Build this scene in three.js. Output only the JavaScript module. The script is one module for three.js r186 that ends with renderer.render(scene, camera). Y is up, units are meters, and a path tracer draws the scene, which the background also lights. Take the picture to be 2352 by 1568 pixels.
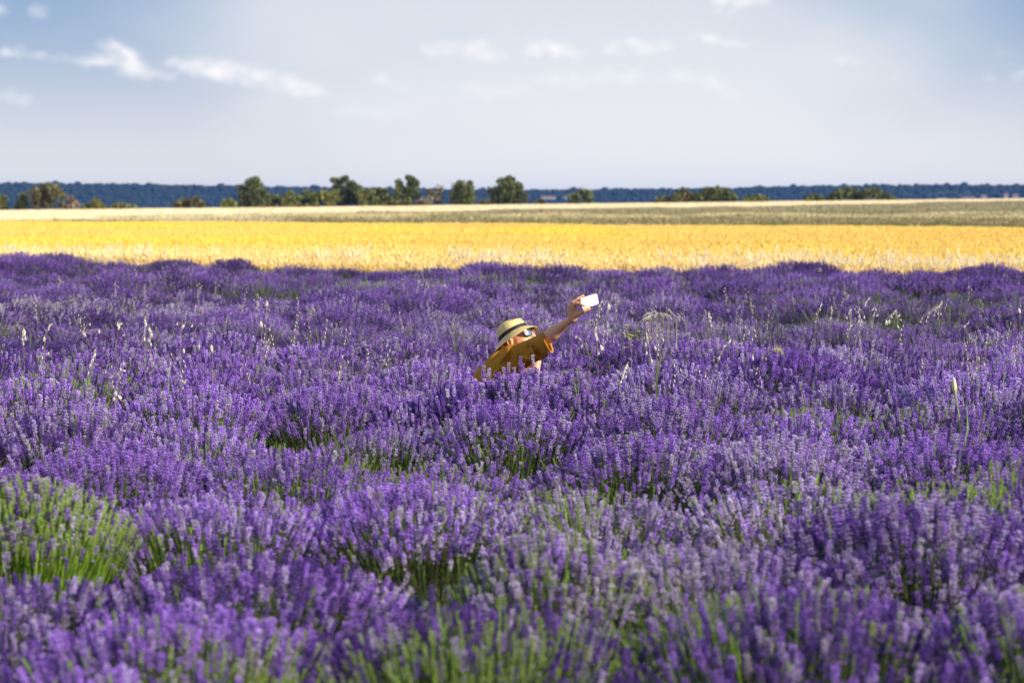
import * as THREE from 'three';
import { mergeGeometries, mergeVertices, toCreasedNormals } from 'three/addons/utils/BufferGeometryUtils.js';
import { RoundedBoxGeometry } from 'three/addons/geometries/RoundedBoxGeometry.js';

// ------------------------------------------------------------------ camera, sky, sun, exposure
const V3 = THREE.Vector3, EYE = 1.55, FPX = 5553, HORIZON = 470, RANGE = 13.9;   // lens: 5553 of the photograph's own 2352-pixel widths
const scene = new THREE.Scene();
const camera = new THREE.PerspectiveCamera(2 * Math.atan(784 / FPX) * 180 / Math.PI, 1024 / 682, 0.3, 20000);
camera.position.set(0, EYE, 0);
const PITCH = Math.atan((784 - HORIZON) / FPX);
camera.rotation.x = -PITCH;
camera.focus = 14.9;
camera.userData.fStop = 4.0;
const renderer = new THREE.WebGLRenderer({ antialias: true });
renderer.toneMapping = THREE.LinearToneMapping;
renderer.toneMappingExposure = 1.38;
renderer.shadowMap.enabled = true;

const sun = new THREE.DirectionalLight(new THREE.Color(1.0, 0.9, 0.76), 5);
const SUN = new V3(0.78, 0.46, 0.42).normalize();
sun.position.copy(SUN).multiplyScalar(60).add(new V3(0, 0, -20));
sun.target.position.set(0, 0, -20);
sun.castShadow = true;
Object.assign(sun.shadow.camera, { left: -60, right: 60, top: 60, bottom: -60, near: 1, far: 200 });
sun.shadow.mapSize.set(2048, 2048);
scene.add(sun, sun.target);

// ------------------------------------------------------------------ numbers and noise
function rngOf(seed) { let a = seed >>> 0; return () => { a |= 0; a = a + 0x6D2B79F5 | 0; let t = Math.imul(a ^ a >>> 15, 1 | a); t = t + Math.imul(t ^ t >>> 7, 61 | t) ^ t; return ((t ^ t >>> 14) >>> 0) / 4294967296; }; }
const lerp = (a, b, t) => a + (b - a) * t, clamp = (x, a = 0, b = 1) => Math.min(b, Math.max(a, x));
const smooth = (a, b, x) => { const t = clamp((x - a) / (b - a)); return t * t * (3 - 2 * t); };
function hash(x, y, z = 0) { let h = Math.imul(x | 0, 374761393) + Math.imul(y | 0, 668265263) + Math.imul(z | 0, 2147483647 - 1274126177) | 0; h = Math.imul(h ^ h >>> 13, 1274126177); return ((h ^ h >>> 16) >>> 0) / 4294967296; }
function noise2(x, y, k = 0) {
  const i = Math.floor(x), j = Math.floor(y); let u = x - i, v = y - j; u = u * u * (3 - 2 * u); v = v * v * (3 - 2 * v);
  return lerp(lerp(hash(i, j, k), hash(i + 1, j, k), u), lerp(hash(i, j + 1, k), hash(i + 1, j + 1, k), u), v);
}
function fbm(x, y, n = 4, k = 0) { let s = 0, a = 0.5, t = 0; for (let i = 0; i < n; i++) { s += a * noise2(x, y, k + i * 17); t += a; a *= 0.5; x = x * 2.03 + 7.1; y = y * 2.03 + 3.7; } return s / t; }
// the point that the photograph shows at (px, py) of its 2352 x 1568 pixels, at that distance along the view
const cosP = Math.cos(PITCH), sinP = Math.sin(PITCH);
function at(px, py, depth) {
  const x = (px - 1176) / FPX, y = (784 - py) / FPX, fy = y * cosP - sinP, fz = cosP + y * sinP, k = depth / fz;
  return new V3(x * k, EYE + fy * k, -depth);
}

// ------------------------------------------------------------------ sky: air, thin veil and small cumulus
{
  const W = 4096, H = 2048, data = new Float32Array(W * H * 4);
  // small clouds: azimuth and elevation from the photograph's pixels [x, y, half width, half height, strength, slant]
  const C = [[10, 35, 28, 17, 1, 0], [165, 143, 30, 10, 0.5, 0.1], [205, 152, 24, 9, 0.5, 0.1], [350, 175, 40, 12, 0.5, 0.2], [455, 165, 30, 12, 0.6, 0.1], [730, 208, 36, 13, 0.7, 0.2], [70, 130, 26, 9, 0.45, 0], [990, 112, 30, 9, 0.4, 0], [1560, 186, 60, 12, 0.4, 0.1], [1150, 128, 30, 9, 0.35, 0.2], [98, 38, 24, 10, 0.4, 0], [40, 130, 16, 10, 0.7, 0], [120, 141, 56, 13, 0.45, 0.12], [250, 150, 42, 17, 0.9, 0.1], [300, 150, 48, 34, 0.95, 0.45], [395, 183, 26, 8, 0.3, 0],
    [425, 155, 22, 13, 0.7, 0], [500, 166, 62, 26, 0.95, 0.3], [585, 183, 58, 22, 0.8, 0.22], [690, 200, 60, 20, 0.85, 0.35], [640, 195, 60, 22, 0.5, 0.2], [870, 190, 36, 11, 0.6, 0.25], [930, 205, 26, 8, 0.35, 0],
    [1025, 118, 52, 18, 0.65, 0.05], [1100, 122, 46, 20, 0.7, 0.3], [1262, 117, 62, 18, 0.9, 0.14], [1320, 125, 20, 13, 0.55, 0], [1400, 112, 26, 15, 0.75, 0], [1465, 110, 34, 16, 0.75, 0], [1512, 114, 34, 14, 0.7, 0],
    [1632, 94, 42, 14, 0.95, 0.08], [1700, 103, 34, 10, 0.45, 0.1], [1650, 4, 24, 11, 0.9, 0], [1720, 8, 38, 15, 0.95, 0], [1665, 28, 40, 7, 0.3, 0], [1940, 145, 28, 9, 0.55, 0], [2050, 182, 20, 6, 0.3, 0], [2280, 128, 30, 8, 0.16, 0], [2260, 190, 12, 9, 0.25, 0],
    [1300, 190, 70, 16, 0.45, 0], [1420, 182, 70, 15, 0.5, 0.05], [1580, 182, 50, 17, 0.55, 0.25], [1640, 200, 50, 17, 0.5, 0.4], [40, 232, 60, 14, 0.4, 0], [2340, 180, 40, 12, 0.25, 0], [1130, 215, 90, 18, 0.35, 0], [850, 260, 90, 20, 0.25, 0]];
  const base = Math.round((Math.asin(0) / Math.PI + 0.5) * H);
  for (let j = 0; j < H; j++) {
    const el = ((j + 0.5) / H - 0.5) * Math.PI, e = Math.max(0, el);
    for (let i = 0; i < W; i++) {
      const az = ((i + 0.5) / W - 0.25) * 2 * Math.PI, a = az > Math.PI ? az - 2 * Math.PI : az, o = (j * W + i) * 4;
      if (el < -0.02) { data[o] = 0.30; data[o + 1] = 0.30; data[o + 2] = 0.30; data[o + 3] = 1; continue; }
      const px = 1176 + a * FPX, py = HORIZON - el * FPX;
      // clear air: pale at the horizon, blue higher up
      const k = smooth(0.004, 0.085, e), kk = 1 - Math.exp(-e / 0.5);
      let r = lerp(0.61, lerp(0.29, 0.09, kk), k), g = lerp(0.62, lerp(0.40, 0.18, kk), k), b = lerp(0.65, lerp(0.55, 0.40, kk), k);
      // thin high veil in broad slanting sheets that thin out with height
      const m = fbm(px / 700 + py / 900 + 2.35, py / 420 - px / 2600 + 5.2, 4, 5), big = 0.5 + 0.5 * Math.sin((px - 560 - 1.1 * (py - 120)) / 520);
      const t = clamp(smooth(0.2, 0.85, 0.62 * big + 0.75 * (m - 0.28)) * lerp(1, 0.85, k) * (1 - 0.85 * kk));
      r = lerp(r, 0.70, t); g = lerp(g, 0.705, t); b = lerp(b, 0.73, t);
      const low = Math.exp(-e / 0.02) * 0.7; r = lerp(r, 0.80, low); g = lerp(g, 0.775, low); b = lerp(b, 0.735, low);
      let c = 0;
      if (Math.abs(a) < 0.26 && e < 0.11) {
        const wx = (fbm(px / 26, py / 16, 4, 40) - 0.5) * 74, wy = (fbm(px / 34, py / 18, 4, 60) - 0.5) * 34;
        for (const [x, y, w, h, s, sl] of C) {
          const dx = (px + wx - x) / w; if (dx < -1.7 || dx > 1.7) continue;
          const dy = (py + wy - y - sl * (px - x) * 0.8) / h; if (dy > 1.6 || dy < -1.7) continue;
          const d = 1 - dx * dx - dy * dy * (dy > 0 ? 1.5 : 0.9); c = Math.max(c, s * 1.05 * smooth(-0.6, 0.9, d) * (0.55 + 0.6 * smooth(0.35, 0.6, fbm(px / 24, py / 14, 3, 66))));
        }
      } else if (e < 1.1) {                                     // the same small cumulus all round
        const n = fbm(a * 9 + 3, el * 26 / (0.4 + e), 4, 90); c = 0.8 * smooth(0.62, 0.74, n) * (1 - smooth(0.5, 1.1, e));
        c *= smooth(0.26, 0.34, Math.abs(a)) + (Math.abs(a) < 0.34 ? smooth(0.11, 0.16, e) * (1 - smooth(0.26, 0.34, Math.abs(a))) : 0);
      }
      const lit = 0.73 + 0.10 * noise2(px / 14, py / 10, 77); r = lerp(r, lit, c * 0.92); g = lerp(g, lit * 0.99, c * 0.92); b = lerp(b, lit * 1.02, c * 0.92);
      data[o] = 0.91 * r; data[o + 1] = 0.91 * g; data[o + 2] = 0.91 * b; data[o + 3] = 1;
    }
  }
  const sky = new THREE.DataTexture(data, W, H, THREE.RGBAFormat, THREE.FloatType);
  sky.mapping = THREE.EquirectangularReflectionMapping; sky.magFilter = THREE.LinearFilter; sky.minFilter = THREE.LinearFilter; sky.needsUpdate = true;
  scene.background = sky; scene.environment = sky;
}
scene.fog = new THREE.FogExp2(new THREE.Color(0.10, 0.34, 1.0), 5.2e-5);

// ------------------------------------------------------------------ helpers
const used = {};
function numbered(name) { const n = used[name] = (used[name] ?? -1) + 1; return n ? `${name}_${String(n).padStart(3, '0')}` : name; }
function shadows(m) { m.castShadow = m.receiveShadow = true; return m; }
function tag(o, label, category, group, kind) { o.userData.label = label; if (category) o.userData.category = category; if (group) o.userData.group = group; if (kind) o.userData.kind = kind; return o; }
function base(name, pos) { const g = new THREE.Group(); g.name = numbered(name); g.position.copy(pos); scene.add(g); return g; }
function part(name, geo, mat, parent) { const m = shadows(new THREE.Mesh(geo, mat)); m.name = name; parent.add(m); return m; }
const MAT = (r, g, b, rough = 0.85, more = {}) => new THREE.MeshStandardMaterial({ color: new THREE.Color().setRGB(r, g, b), roughness: rough, ...more });
const VMAT = (rough = 0.85, more = {}) => new THREE.MeshStandardMaterial({ vertexColors: true, roughness: rough, side: THREE.DoubleSide, ...more });

class Soup {                                                        // triangles with colours
  constructor() { this.p = []; this.c = []; }
  tri(a, b, c, k) { this.p.push(a.x, a.y, a.z, b.x, b.y, b.z, c.x, c.y, c.z); for (let i = 0; i < 3; i++) this.c.push(k[0], k[1], k[2]); }
  quad(a, b, c, d, k) { this.tri(a, b, c, k); this.tri(a, c, d, k); }
  // a closed little bud: spindle of n sides from a to b
  spindle(a, b, r, n, k, belly = 0.5) {
    const ax = b.clone().sub(a), u = new V3(0.3, 0.5, 0.81).cross(ax).normalize(), v = ax.clone().normalize().cross(u), m = a.clone().addScaledVector(ax, belly), ring = [];
    for (let i = 0; i < n; i++) { const t = i / n * 2 * Math.PI; ring.push(m.clone().addScaledVector(u, Math.cos(t) * r).addScaledVector(v, Math.sin(t) * r)); }
    for (let i = 0; i < n; i++) { this.tri(a, ring[(i + 1) % n], ring[i], k); this.tri(b, ring[i], ring[(i + 1) % n], k); }
  }
  tube(pts, r0, r1, n, k) {
    let prev = null;
    for (let i = 0; i < pts.length; i++) {
      const d = pts[Math.min(i + 1, pts.length - 1)].clone().sub(pts[Math.max(i - 1, 0)]).normalize(), u = new V3(0.91, 0.1, 0.4).cross(d).normalize(), v = d.clone().cross(u), r = lerp(r0, r1, i / (pts.length - 1)), ring = [];
      for (let j = 0; j < n; j++) { const t = j / n * 2 * Math.PI; ring.push(pts[i].clone().addScaledVector(u, Math.cos(t) * r).addScaledVector(v, Math.sin(t) * r)); }
      if (prev) for (let j = 0; j < n; j++) this.quad(prev[j], prev[(j + 1) % n], ring[(j + 1) % n], ring[j], k);
      prev = ring;
    }
  }
  blade(a, b, w, bend, k) {                                         // a narrow leaf, bent, pointed
    const d = b.clone().sub(a), s = new V3(-d.z, 0, d.x); if (s.lengthSq() < 1e-9) s.set(1, 0, 0.3); s.normalize().multiplyScalar(w / 2);
    const m = a.clone().addScaledVector(d, 0.55).add(bend);
    const l = m.clone().sub(s), r = m.clone().add(s), al = a.clone().addScaledVector(s, -0.6), ar = a.clone().addScaledVector(s, 0.6);
    this.tri(al, ar, r, k); this.tri(al, r, l, k); this.tri(l, r, b, k);
  }
  build() {
    const g = new THREE.BufferGeometry();
    g.setAttribute('position', new THREE.Float32BufferAttribute(this.p, 3)); g.setAttribute('color', new THREE.Float32BufferAttribute(this.c, 3));
    g.computeVertexNormals(); return g;
  }
}
class Copies {                                                      // one InstancedMesh collected copy by copy
  constructor() { this.m = []; this.c = []; }
  add(matrix, c) { matrix.toArray(this.m, this.m.length); this.c.push(c[0], c[1], c[2]); }
  build(name, geo, mat, parent, kind) {
    const n = this.c.length / 3; if (!n) return null;
    const im = new THREE.InstancedMesh(geo, mat, n); im.instanceMatrix.array.set(this.m);
    im.instanceColor = new THREE.InstancedBufferAttribute(new Float32Array(this.c), 3);
    im.name = name; shadows(im); parent.add(im); if (kind) im.userData.kind = kind; return im;
  }
}
const UPV = new V3(0, 1, 0), M4 = new THREE.Matrix4(), QT = new THREE.Quaternion(), Q2 = new THREE.Quaternion(), SC = new V3();
function placed(pos, dir, spin, sx, sy = sx) { QT.setFromUnitVectors(UPV, dir); Q2.setFromAxisAngle(UPV, spin); QT.multiply(Q2); SC.set(sx, sy, sx); return M4.compose(pos, QT, SC); }

// ------------------------------------------------------------------ terrain
const sOf = (x, d) => clamp((x / d + 0.2118) / 0.4236, -0.25, 1.25);            // 0 at the left of the view, 1 at the right
const lavenderEdge = (x, d) => lerp(46, 37, sOf(x, d)) + 1.1 * (fbm(x * 0.35, 3, 2, 7) - 0.5);
const wheatEnd = (x, d) => lerp(131, 101, sOf(x, d)) + 5 * (fbm(x * 0.16, 8, 3, 13) - 0.5);
const stubbleStart = (x, d) => lerp(158, 405, sOf(x, d));
const hillTop = x => { const px = 1176 + x / 4900 * FPX; return lerp(lerp(38, 26, smooth(0, 1150, px)), 35, smooth(1250, 2150, px)) + 3 * (fbm(x / 260, 2, 3, 21) - 0.5); };
function height(x, z) {
  const d = -z;
  if (d < 60) return 0.05 * (fbm(x * 0.25, z * 0.25, 2, 3) - 0.5);
  const s = sOf(x, d), crest = lerp(0.24, 2.72, s);
  let h = d < 250 ? lerp(0, lerp(0.3, 0.55, s), smooth(90, 250, d)) : lerp(lerp(0.3, 0.55, s), crest, (d - 250) / 270);
  if (d > 520) h = crest - smooth(520, 1500, d) * 26 - clamp((d - 520) / 60) * 0.3;
  if (d > 3800) h = lerp(-24, hillTop(x), smooth(4250, 4900, d)) - smooth(5000, 6500, d) * 10;
  return h + 0.12 * (fbm(x * 0.02, z * 0.02, 2, 9) - 0.5) * clamp((d - 90) / 200);
}
{
  const ang = [], rad = [];
  for (let i = 0; i <= 150; i++) ang.push(lerp(-0.34, 0.34, i / 150));
  for (let r = 1.5; r < 60; r *= 1.035) rad.push(r);
  for (let r = 60; r < 560; r *= 1.02) rad.push(r);
  for (let r = 560; r < 6600; r *= 1.035) rad.push(r);
  const P = [], K = [], UVs = [], I = [], n = ang.length;
  for (const d of rad) for (const a of ang) {
    const x = Math.tan(a) * d, z = -d; P.push(x, height(x, z), z); UVs.push(x, z);
    const f = fbm(x * 0.5, z * 0.12, 4, 31), f2 = fbm(x * 0.03, z * 0.03, 3, 33);
    let c;
    if (d < lavenderEdge(x, d) + 0.6) c = [0.12 + 0.05 * f, 0.085 + 0.035 * f, 0.055 + 0.02 * f];
    else if (d < wheatEnd(x, d)) c = [0.50 + 0.1 * f, 0.34 + 0.08 * f, 0.07];
    else if (d < stubbleStart(x, d) + 30 * (f2 - 0.5)) c = [0.20 + 0.09 * f, 0.18 + 0.07 * f, 0.085 + 0.03 * f];
    else if (d < 545) c = [0.80 + 0.1 * f, 0.66 + 0.09 * f, 0.43 + 0.06 * f];
    else { const bare = smooth(0.66, 0.72, fbm(x / 90, d / 40, 3, 37)) * (x > 60 ? 1 : 0.1); c = [lerp(0.03, 0.25, bare), lerp(0.05, 0.2, bare), lerp(0.02, 0.15, bare)]; }
    K.push(...c);
  }
  for (let j = 0; j + 1 < rad.length; j++) for (let i = 0; i + 1 < n; i++) { const a = j * n + i, b = a + 1, c = a + n, d = c + 1; I.push(a, b, c, b, d, c); }
  const far = [[-700, 500], [700, 500]], b0 = P.length / 3;            // the same ground goes on beside and behind the camera
  const ring = [[-520, -560], [-520, 200], [520, 200], [520, -560]];
  const g = new THREE.BufferGeometry();
  g.setAttribute('position', new THREE.Float32BufferAttribute(P, 3)); g.setAttribute('color', new THREE.Float32BufferAttribute(K, 3)); g.setAttribute('uv', new THREE.Float32BufferAttribute(UVs, 2));
  g.setIndex(I); g.computeVertexNormals();
  const S = 256, px = new Uint8Array(S * S * 4), R = rngOf(4);
  for (let i = 0; i < S * S; i++) { const x = i % S, y = i / S | 0, v = 90 + 110 * fbm(x / 11, y / 11, 3, 2) + 40 * R(); px.set([v, v, v, 255], i * 4); }
  const bump = new THREE.DataTexture(px, S, S); bump.wrapS = bump.wrapT = THREE.RepeatWrapping; bump.magFilter = THREE.LinearFilter; bump.needsUpdate = true;
  const m = shadows(new THREE.Mesh(g, VMAT(0.95, { bumpMap: bump, bumpScale: 0.03 })));
  m.name = 'ground'; m.userData.kind = 'structure'; scene.add(m);
  const side = new Soup(), kS = [0.22, 0.17, 0.09], e0 = 1.5, tn = Math.tan(0.34);
  const y = -0.02, p = (x, z) => new V3(x, y, z);
  side.tri(p(0, 3), p(-200, -200 / tn), p(-200, 3), kS); side.tri(p(0, 3), p(200, 3), p(200, -200 / tn), kS); side.quad(p(-200, 3), p(-200, 60), p(200, 60), p(200, 3), kS);
  side.tri(p(0, 3), p(-0.53, -1.5), p(-200, -200 / tn), kS); side.tri(p(0, 3), p(200, -200 / tn), p(0.53, -1.5), kS); side.tri(p(0, 3), p(0.53, -1.5), p(-0.53, -1.5), kS);
  const sm = shadows(new THREE.Mesh(side.build(), VMAT(0.95))); sm.name = 'field_ground'; sm.userData.kind = 'structure'; scene.add(sm);
}

// ------------------------------------------------------------------ far wooded hillside
{
  const R = rngOf(71), blobs = [];
  for (let v = 0; v < 3; v++) {
    const g = new THREE.IcosahedronGeometry(1, 3), p = g.attributes.position;
    for (let i = 0; i < p.count; i++) { const q = new V3().fromBufferAttribute(p, i), k = 0.78 + 0.5 * fbm(q.x * 2.2 + q.z * 1.3 + v * 9, q.y * 2.2 - q.z * 1.7, 3, 50 + v); p.setXYZ(i, q.x * k, q.y * k * 0.85, q.z * k); }
    const c = new Float32Array(p.count * 3).fill(1); g.setAttribute('color', new THREE.BufferAttribute(c, 3)); g.computeVertexNormals(); blobs.push(g);
  }
  const woods = new THREE.Group(); woods.name = 'far_forest'; tag(woods, 'dark wooded ridge far behind the fields, blue with haze', 'forest', null, 'stuff'); scene.add(woods);
  const sets = blobs.map(() => new Copies());
  for (let i = 0; i < 15000; i++) {
    const d = lerp(4280, 4960, R() ** 0.7), x = (R() * 2 - 1) * 0.27 * d, open = fbm(x / 120, d / 60, 3, 37);
    if (open > 0.63 && x > 40 && R() < 0.9) continue;
    const s = 3 + 3.2 * R() * R() + (R() < 0.02 ? 3 : 0), k = 0.6 + 0.8 * R();
    sets[i % 3].add(placed(new V3(x, height(x, -d) + s * 0.55, -d), UPV, R() * 6.3, s), [0.013 * k, 0.022 * k, 0.013 * k]);
  }
  sets.forEach((s, i) => s.build('tree_crowns', blobs[i], VMAT(0.95), woods));
  // pale houses on the slope, a few pixels each
  const houses = [[1258, 446, 34, 5.5, 'long pale flat building on the blue ridge right of the tallest pair of trees'], [1300, 446, 12, 5, 'short pale shed at the right end of the long ridge building'], [1995, 444, 14, 5, 'small pale house on the ridge just left of the broad right-hand bush'],
    [2018, 445, 10, 6, 'tiny white house on the ridge touching the broad bush'], [2212, 447, 28, 6, 'wide pale farm building on the ridge near the right edge of the wood'], [2246, 443, 10, 6, 'small white house above the wide farm building'], [2296, 441, 9, 8, 'white house standing alone on the right part of the ridge'],
    [2318, 443, 11, 9, 'brightest white house on the right part of the ridge'], [2150, 449, 24, 4, 'low pale barn on the ridge behind the right-hand bushes']];
  const wall = MAT(0.36, 0.31, 0.28), roof = MAT(0.2, 0.14, 0.11), R2 = rngOf(5);
  for (const [px, py, w, h, label] of houses) {
    const d = 4600, p = at(px, py, d), W = w * 0.83, Hh = h * 0.8, g = base('far_house', new V3(p.x, p.y - Hh, p.z + 60)); g.rotation.y = 0.5 * (R2() - 0.5);
    tag(g, label, 'house', 'pale houses on the far ridge');
    const s = new THREE.Shape([[-5, 0], [5, 0], [5, Hh * 0.8], [0, Hh], [-5, Hh * 0.8]].map(q => new THREE.Vector2(...q)));
    const b = new THREE.ExtrudeGeometry(s, { depth: W, bevelEnabled: false }); b.translate(0, 0, -W / 2); b.rotateY(Math.PI / 2); b.translate(0, -4, 0); b.scale(1, 1.3, 1);
    part('wall', b, wall, g);
    const rs = new THREE.Shape([[-5.6, Hh * 0.72], [0, Hh * 1.02], [5.6, Hh * 0.72], [5.6, Hh * 0.8], [0, Hh * 1.12], [-5.6, Hh * 0.8]].map(q => new THREE.Vector2(...q)));
    const r = new THREE.ExtrudeGeometry(rs, { depth: W + 1, bevelEnabled: false }); r.translate(0, 0, -W / 2 - 0.5); r.rotateY(Math.PI / 2); r.translate(0, -4, 0); r.scale(1, 1.3, 1);
    part('roof', r, roof, g);
  }
}

// ------------------------------------------------------------------ trees along the crest of the field
{
  const bark = MAT(0.09, 0.07, 0.05, 0.95), leafMat = VMAT(0.75);
  const T = { dark: [0.104, 0.126, 0.032], mid: [0.145, 0.165, 0.036], light: [0.16, 0.165, 0.03], olive: [0.118, 0.112, 0.036], dry: [0.22, 0.175, 0.11], grey: [0.19, 0.175, 0.10] };
  const group = 'trees and bushes along the crest of the fields';
  // [x, distance, tone, leaf density, blobs [dx, dy, r] in photograph pixels above the foot, name, category, label]
  const L = [
    [-4, 512, 'light', 1, [[0, 14, 15], [8, 22, 12], [-6, 26, 10], [14, 10, 9]], 'bush', 'bush', 'light green bush cut by the left edge of the photo'],
    [50, 510, 'mid', 0.8, [[-6, 10, 9], [2, 22, 11], [5, 32, 8], [8, 12, 9]], 'small_tree', 'tree', 'small slim green tree between the edge bush and the round leaning tree'],
    [105, 508, 'olive', 0.8, [[-18, 34, 15], [0, 42, 16], [20, 40, 16], [33, 30, 9], [-8, 20, 14], [8, 18, 12], [-20, 14, 12], [32, 12, 7]], 'field_tree', 'tree', 'spreading olive green tree with a low gap, first larger tree from the left'],
    [165, 512, 'dry', 0.5, [[-8, 8, 8], [0, 16, 9], [8, 10, 9], [-3, 24, 6]], 'dry_shrub', 'shrub', 'thin brownish shrub right of the spreading olive green tree'],
    [222, 506, 'light', 1, [[0, 10, 11], [3, 17, 9], [-22, 5, 8], [-12, 7, 8], [14, 5, 7]], 'bush', 'bush', 'small rounded bright green bush with low wings beside the brownish shrub'],
    [278, 508, 'light', 0.7, [[-14, 5, 7], [0, 7, 8], [16, 6, 7], [30, 4, 5]], 'low_scrub', 'shrub', 'low pale green scrub right of the small bright bush'],
    [437, 508, 'olive', 1, [[-24, 8, 10], [-10, 12, 11], [10, 15, 12], [22, 8, 10]], 'bush', 'bush', 'double humped bush standing alone in the pale stubble'],
    [525, 510, 'mid', 1, [[-9, 8, 9], [2, 12, 10], [11, 7, 8]], 'bush', 'bush', 'small dome of a bush just left of the first tall tree'],
    [580, 514, 'dark', 1, [[-14, 18, 18], [8, 16, 17], [-16, 36, 16], [6, 38, 17], [-2, 50, 13], [8, 58, 8], [24, 28, 11], [30, 14, 11]], 'tall_tree', 'tree', 'tall full dark tree, the first tall one from the left'],
    [632, 516, 'dark', 1, [[-14, 12, 12], [0, 16, 13], [10, 12, 11]], 'bush', 'bush', 'dark low bush right under the first tall tree'],
    [662, 513, 'mid', 1, [[-6, 16, 12], [4, 26, 10], [14, 12, 11], [20, 18, 8]], 'bush', 'bush', 'lighter round bush between the dark low bush and the long hedge-like mass'],
    [712, 515, 'dark', 1, [[-18, 14, 13], [-6, 24, 13], [4, 14, 12]], 'bush', 'bush', 'dark left end of the long leafy mass'],
    [740, 511, 'light', 1, [[-10, 22, 13], [6, 24, 13], [-14, 10, 10], [14, 12, 11], [22, 20, 12]], 'bush', 'bush', 'yellow green bush in the middle of the leafy mass'],
    [790, 517, 'dark', 0.9, [[-14, 36, 12], [-10, 52, 11], [4, 58, 8], [14, 44, 12], [26, 36, 13], [10, 26, 16], [32, 18, 14], [-2, 14, 14], [-22, 56, 6]], 'tall_tree', 'tree', 'tall tree with a ragged forked top rising from the leafy mass'],
    [700, 507, 'mid', 0.8, [[-30, 4, 6], [-12, 5, 7], [6, 4, 6], [24, 5, 6]], 'low_scrub', 'shrub', 'low scrub along the foot of the left part of the leafy mass'],
    [905, 509, 'olive', 0.8, [[-20, 5, 7], [-4, 7, 8], [12, 6, 7], [26, 5, 6]], 'low_scrub', 'shrub', 'low olive scrub linking the leafy mass to the two topped tree'],
    [618, 506, 'dry', 0.5, [[-16, 2, 5], [0, 3, 5], [14, 2, 5]], 'dry_scrub', 'shrub', 'low pinkish dry scrub at the right foot of the first tall tree'],
    [686, 516, 'dark', 1, [[-14, 16, 12], [0, 12, 12], [12, 18, 12]], 'bush', 'bush', 'dark bush filling the gap between the lighter round bush and the leafy mass'],
    [820, 518, 'mid', 1, [[-10, 18, 13], [6, 22, 13], [18, 14, 12]], 'bush', 'bush', 'bush directly behind the right foot of the ragged forked tree'],
    [846, 514, 'mid', 1, [[-14, 26, 12], [2, 28, 12], [-10, 12, 12], [12, 14, 12]], 'bush', 'bush', 'mid green bush right of the ragged forked tree'],
    [876, 516, 'dark', 1, [[-6, 30, 11], [6, 28, 11], [-4, 12, 12], [10, 12, 11]], 'small_tree', 'tree', 'dark small tree closing the right end of the leafy mass'],
    [925, 516, 'dark', 0.85, [[-14, 14, 13], [0, 16, 13], [-4, 34, 12], [-8, 48, 9], [18, 52, 11], [26, 46, 10], [16, 34, 11], [14, 14, 13], [30, 26, 9], [-12, 30, 8], [12, 60, 6]], 'tall_tree', 'tree', 'tree with two separate ragged tops and sky between them'],
    [974, 508, 'dry', 0.5, [[-10, 7, 7], [0, 10, 8], [10, 6, 7]], 'dry_shrub', 'shrub', 'dry reddish brown shrub at the foot of the two topped tree'],
    [1000, 515, 'grey', 0.4, [[-8, 14, 9], [4, 24, 10], [-10, 30, 8], [10, 36, 8], [8, 12, 8]], 'thin_tree', 'tree', 'thin greyish see-through tree right of the two topped tree'],
    [1062, 514, 'dark', 1, [[-12, 16, 17], [10, 16, 17], [-8, 34, 14], [10, 32, 15], [-4, 44, 9], [16, 44, 8]], 'field_tree', 'tree', 'bushy round tree left of the tallest full tree near the middle'],
    [1114, 508, 'olive', 1, [[-6, 5, 7], [4, 7, 7]], 'bush', 'bush', 'tiny bush in the gap between the two full middle trees'],
    [1162, 516, 'dark', 1, [[-14, 14, 18], [12, 14, 18], [-20, 26, 14], [2, 32, 18], [22, 28, 15], [-6, 46, 13], [8, 50, 11], [26, 38, 10], [34, 16, 11], [-32, 30, 7]], 'tall_tree', 'tree', 'largest full tree, just left of the middle of the photo'],
    [1240, 508, 'olive', 1, [[-5, 4, 6], [4, 6, 7]], 'bush', 'bush', 'tiny bush right of the largest full tree'],
    [1333, 513, 'dark', 0.6, [[-14, 8, 9], [-8, 18, 9], [4, 26, 9], [16, 22, 10], [18, 10, 9], [-22, 16, 5], [6, 10, 6]], 'field_tree', 'tree', 'lone gappy tree right of the middle of the crest'],
    [1520, 512, 'dark', 1, [[-8, 6, 8], [2, 10, 9], [10, 6, 8]], 'bush', 'bush', 'small dark bush at the left end of the first right-hand clump'],
    [1567, 513, 'olive', 1, [[-14, 10, 13], [2, 18, 13], [14, 12, 13], [6, 22, 9]], 'bush', 'bush', 'rounded olive bush second in the first right-hand clump'],
    [1640, 514, 'dark', 1, [[-30, 10, 13], [-14, 18, 15], [4, 20, 15], [22, 18, 14], [36, 10, 12], [0, 10, 14]], 'broad_bush', 'bush', 'broadest dark dome in the first right-hand clump'],
    [1735, 511, 'mid', 1, [[-20, 5, 8], [-6, 8, 9], [8, 9, 9], [22, 5, 8]], 'bush', 'bush', 'low flat bush right of the broadest dark dome'],
    [1868, 510, 'mid', 1, [[-14, 4, 8], [0, 8, 9], [14, 6, 8]], 'bush', 'bush', 'low bush standing left of the last right-hand clump'],
    [1942, 514, 'dark', 1, [[-30, 6, 10], [-16, 14, 12], [2, 18, 13], [16, 16, 13], [28, 10, 11]], 'broad_bush', 'bush', 'left and taller dome of the last right-hand clump'],
    [2004, 513, 'dark', 1, [[-14, 14, 12], [2, 18, 12], [16, 13, 11], [32, 6, 9], [46, 4, 6]], 'broad_bush', 'bush', 'right dome of the last clump, trailing off in low scrub'],
  ];
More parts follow.
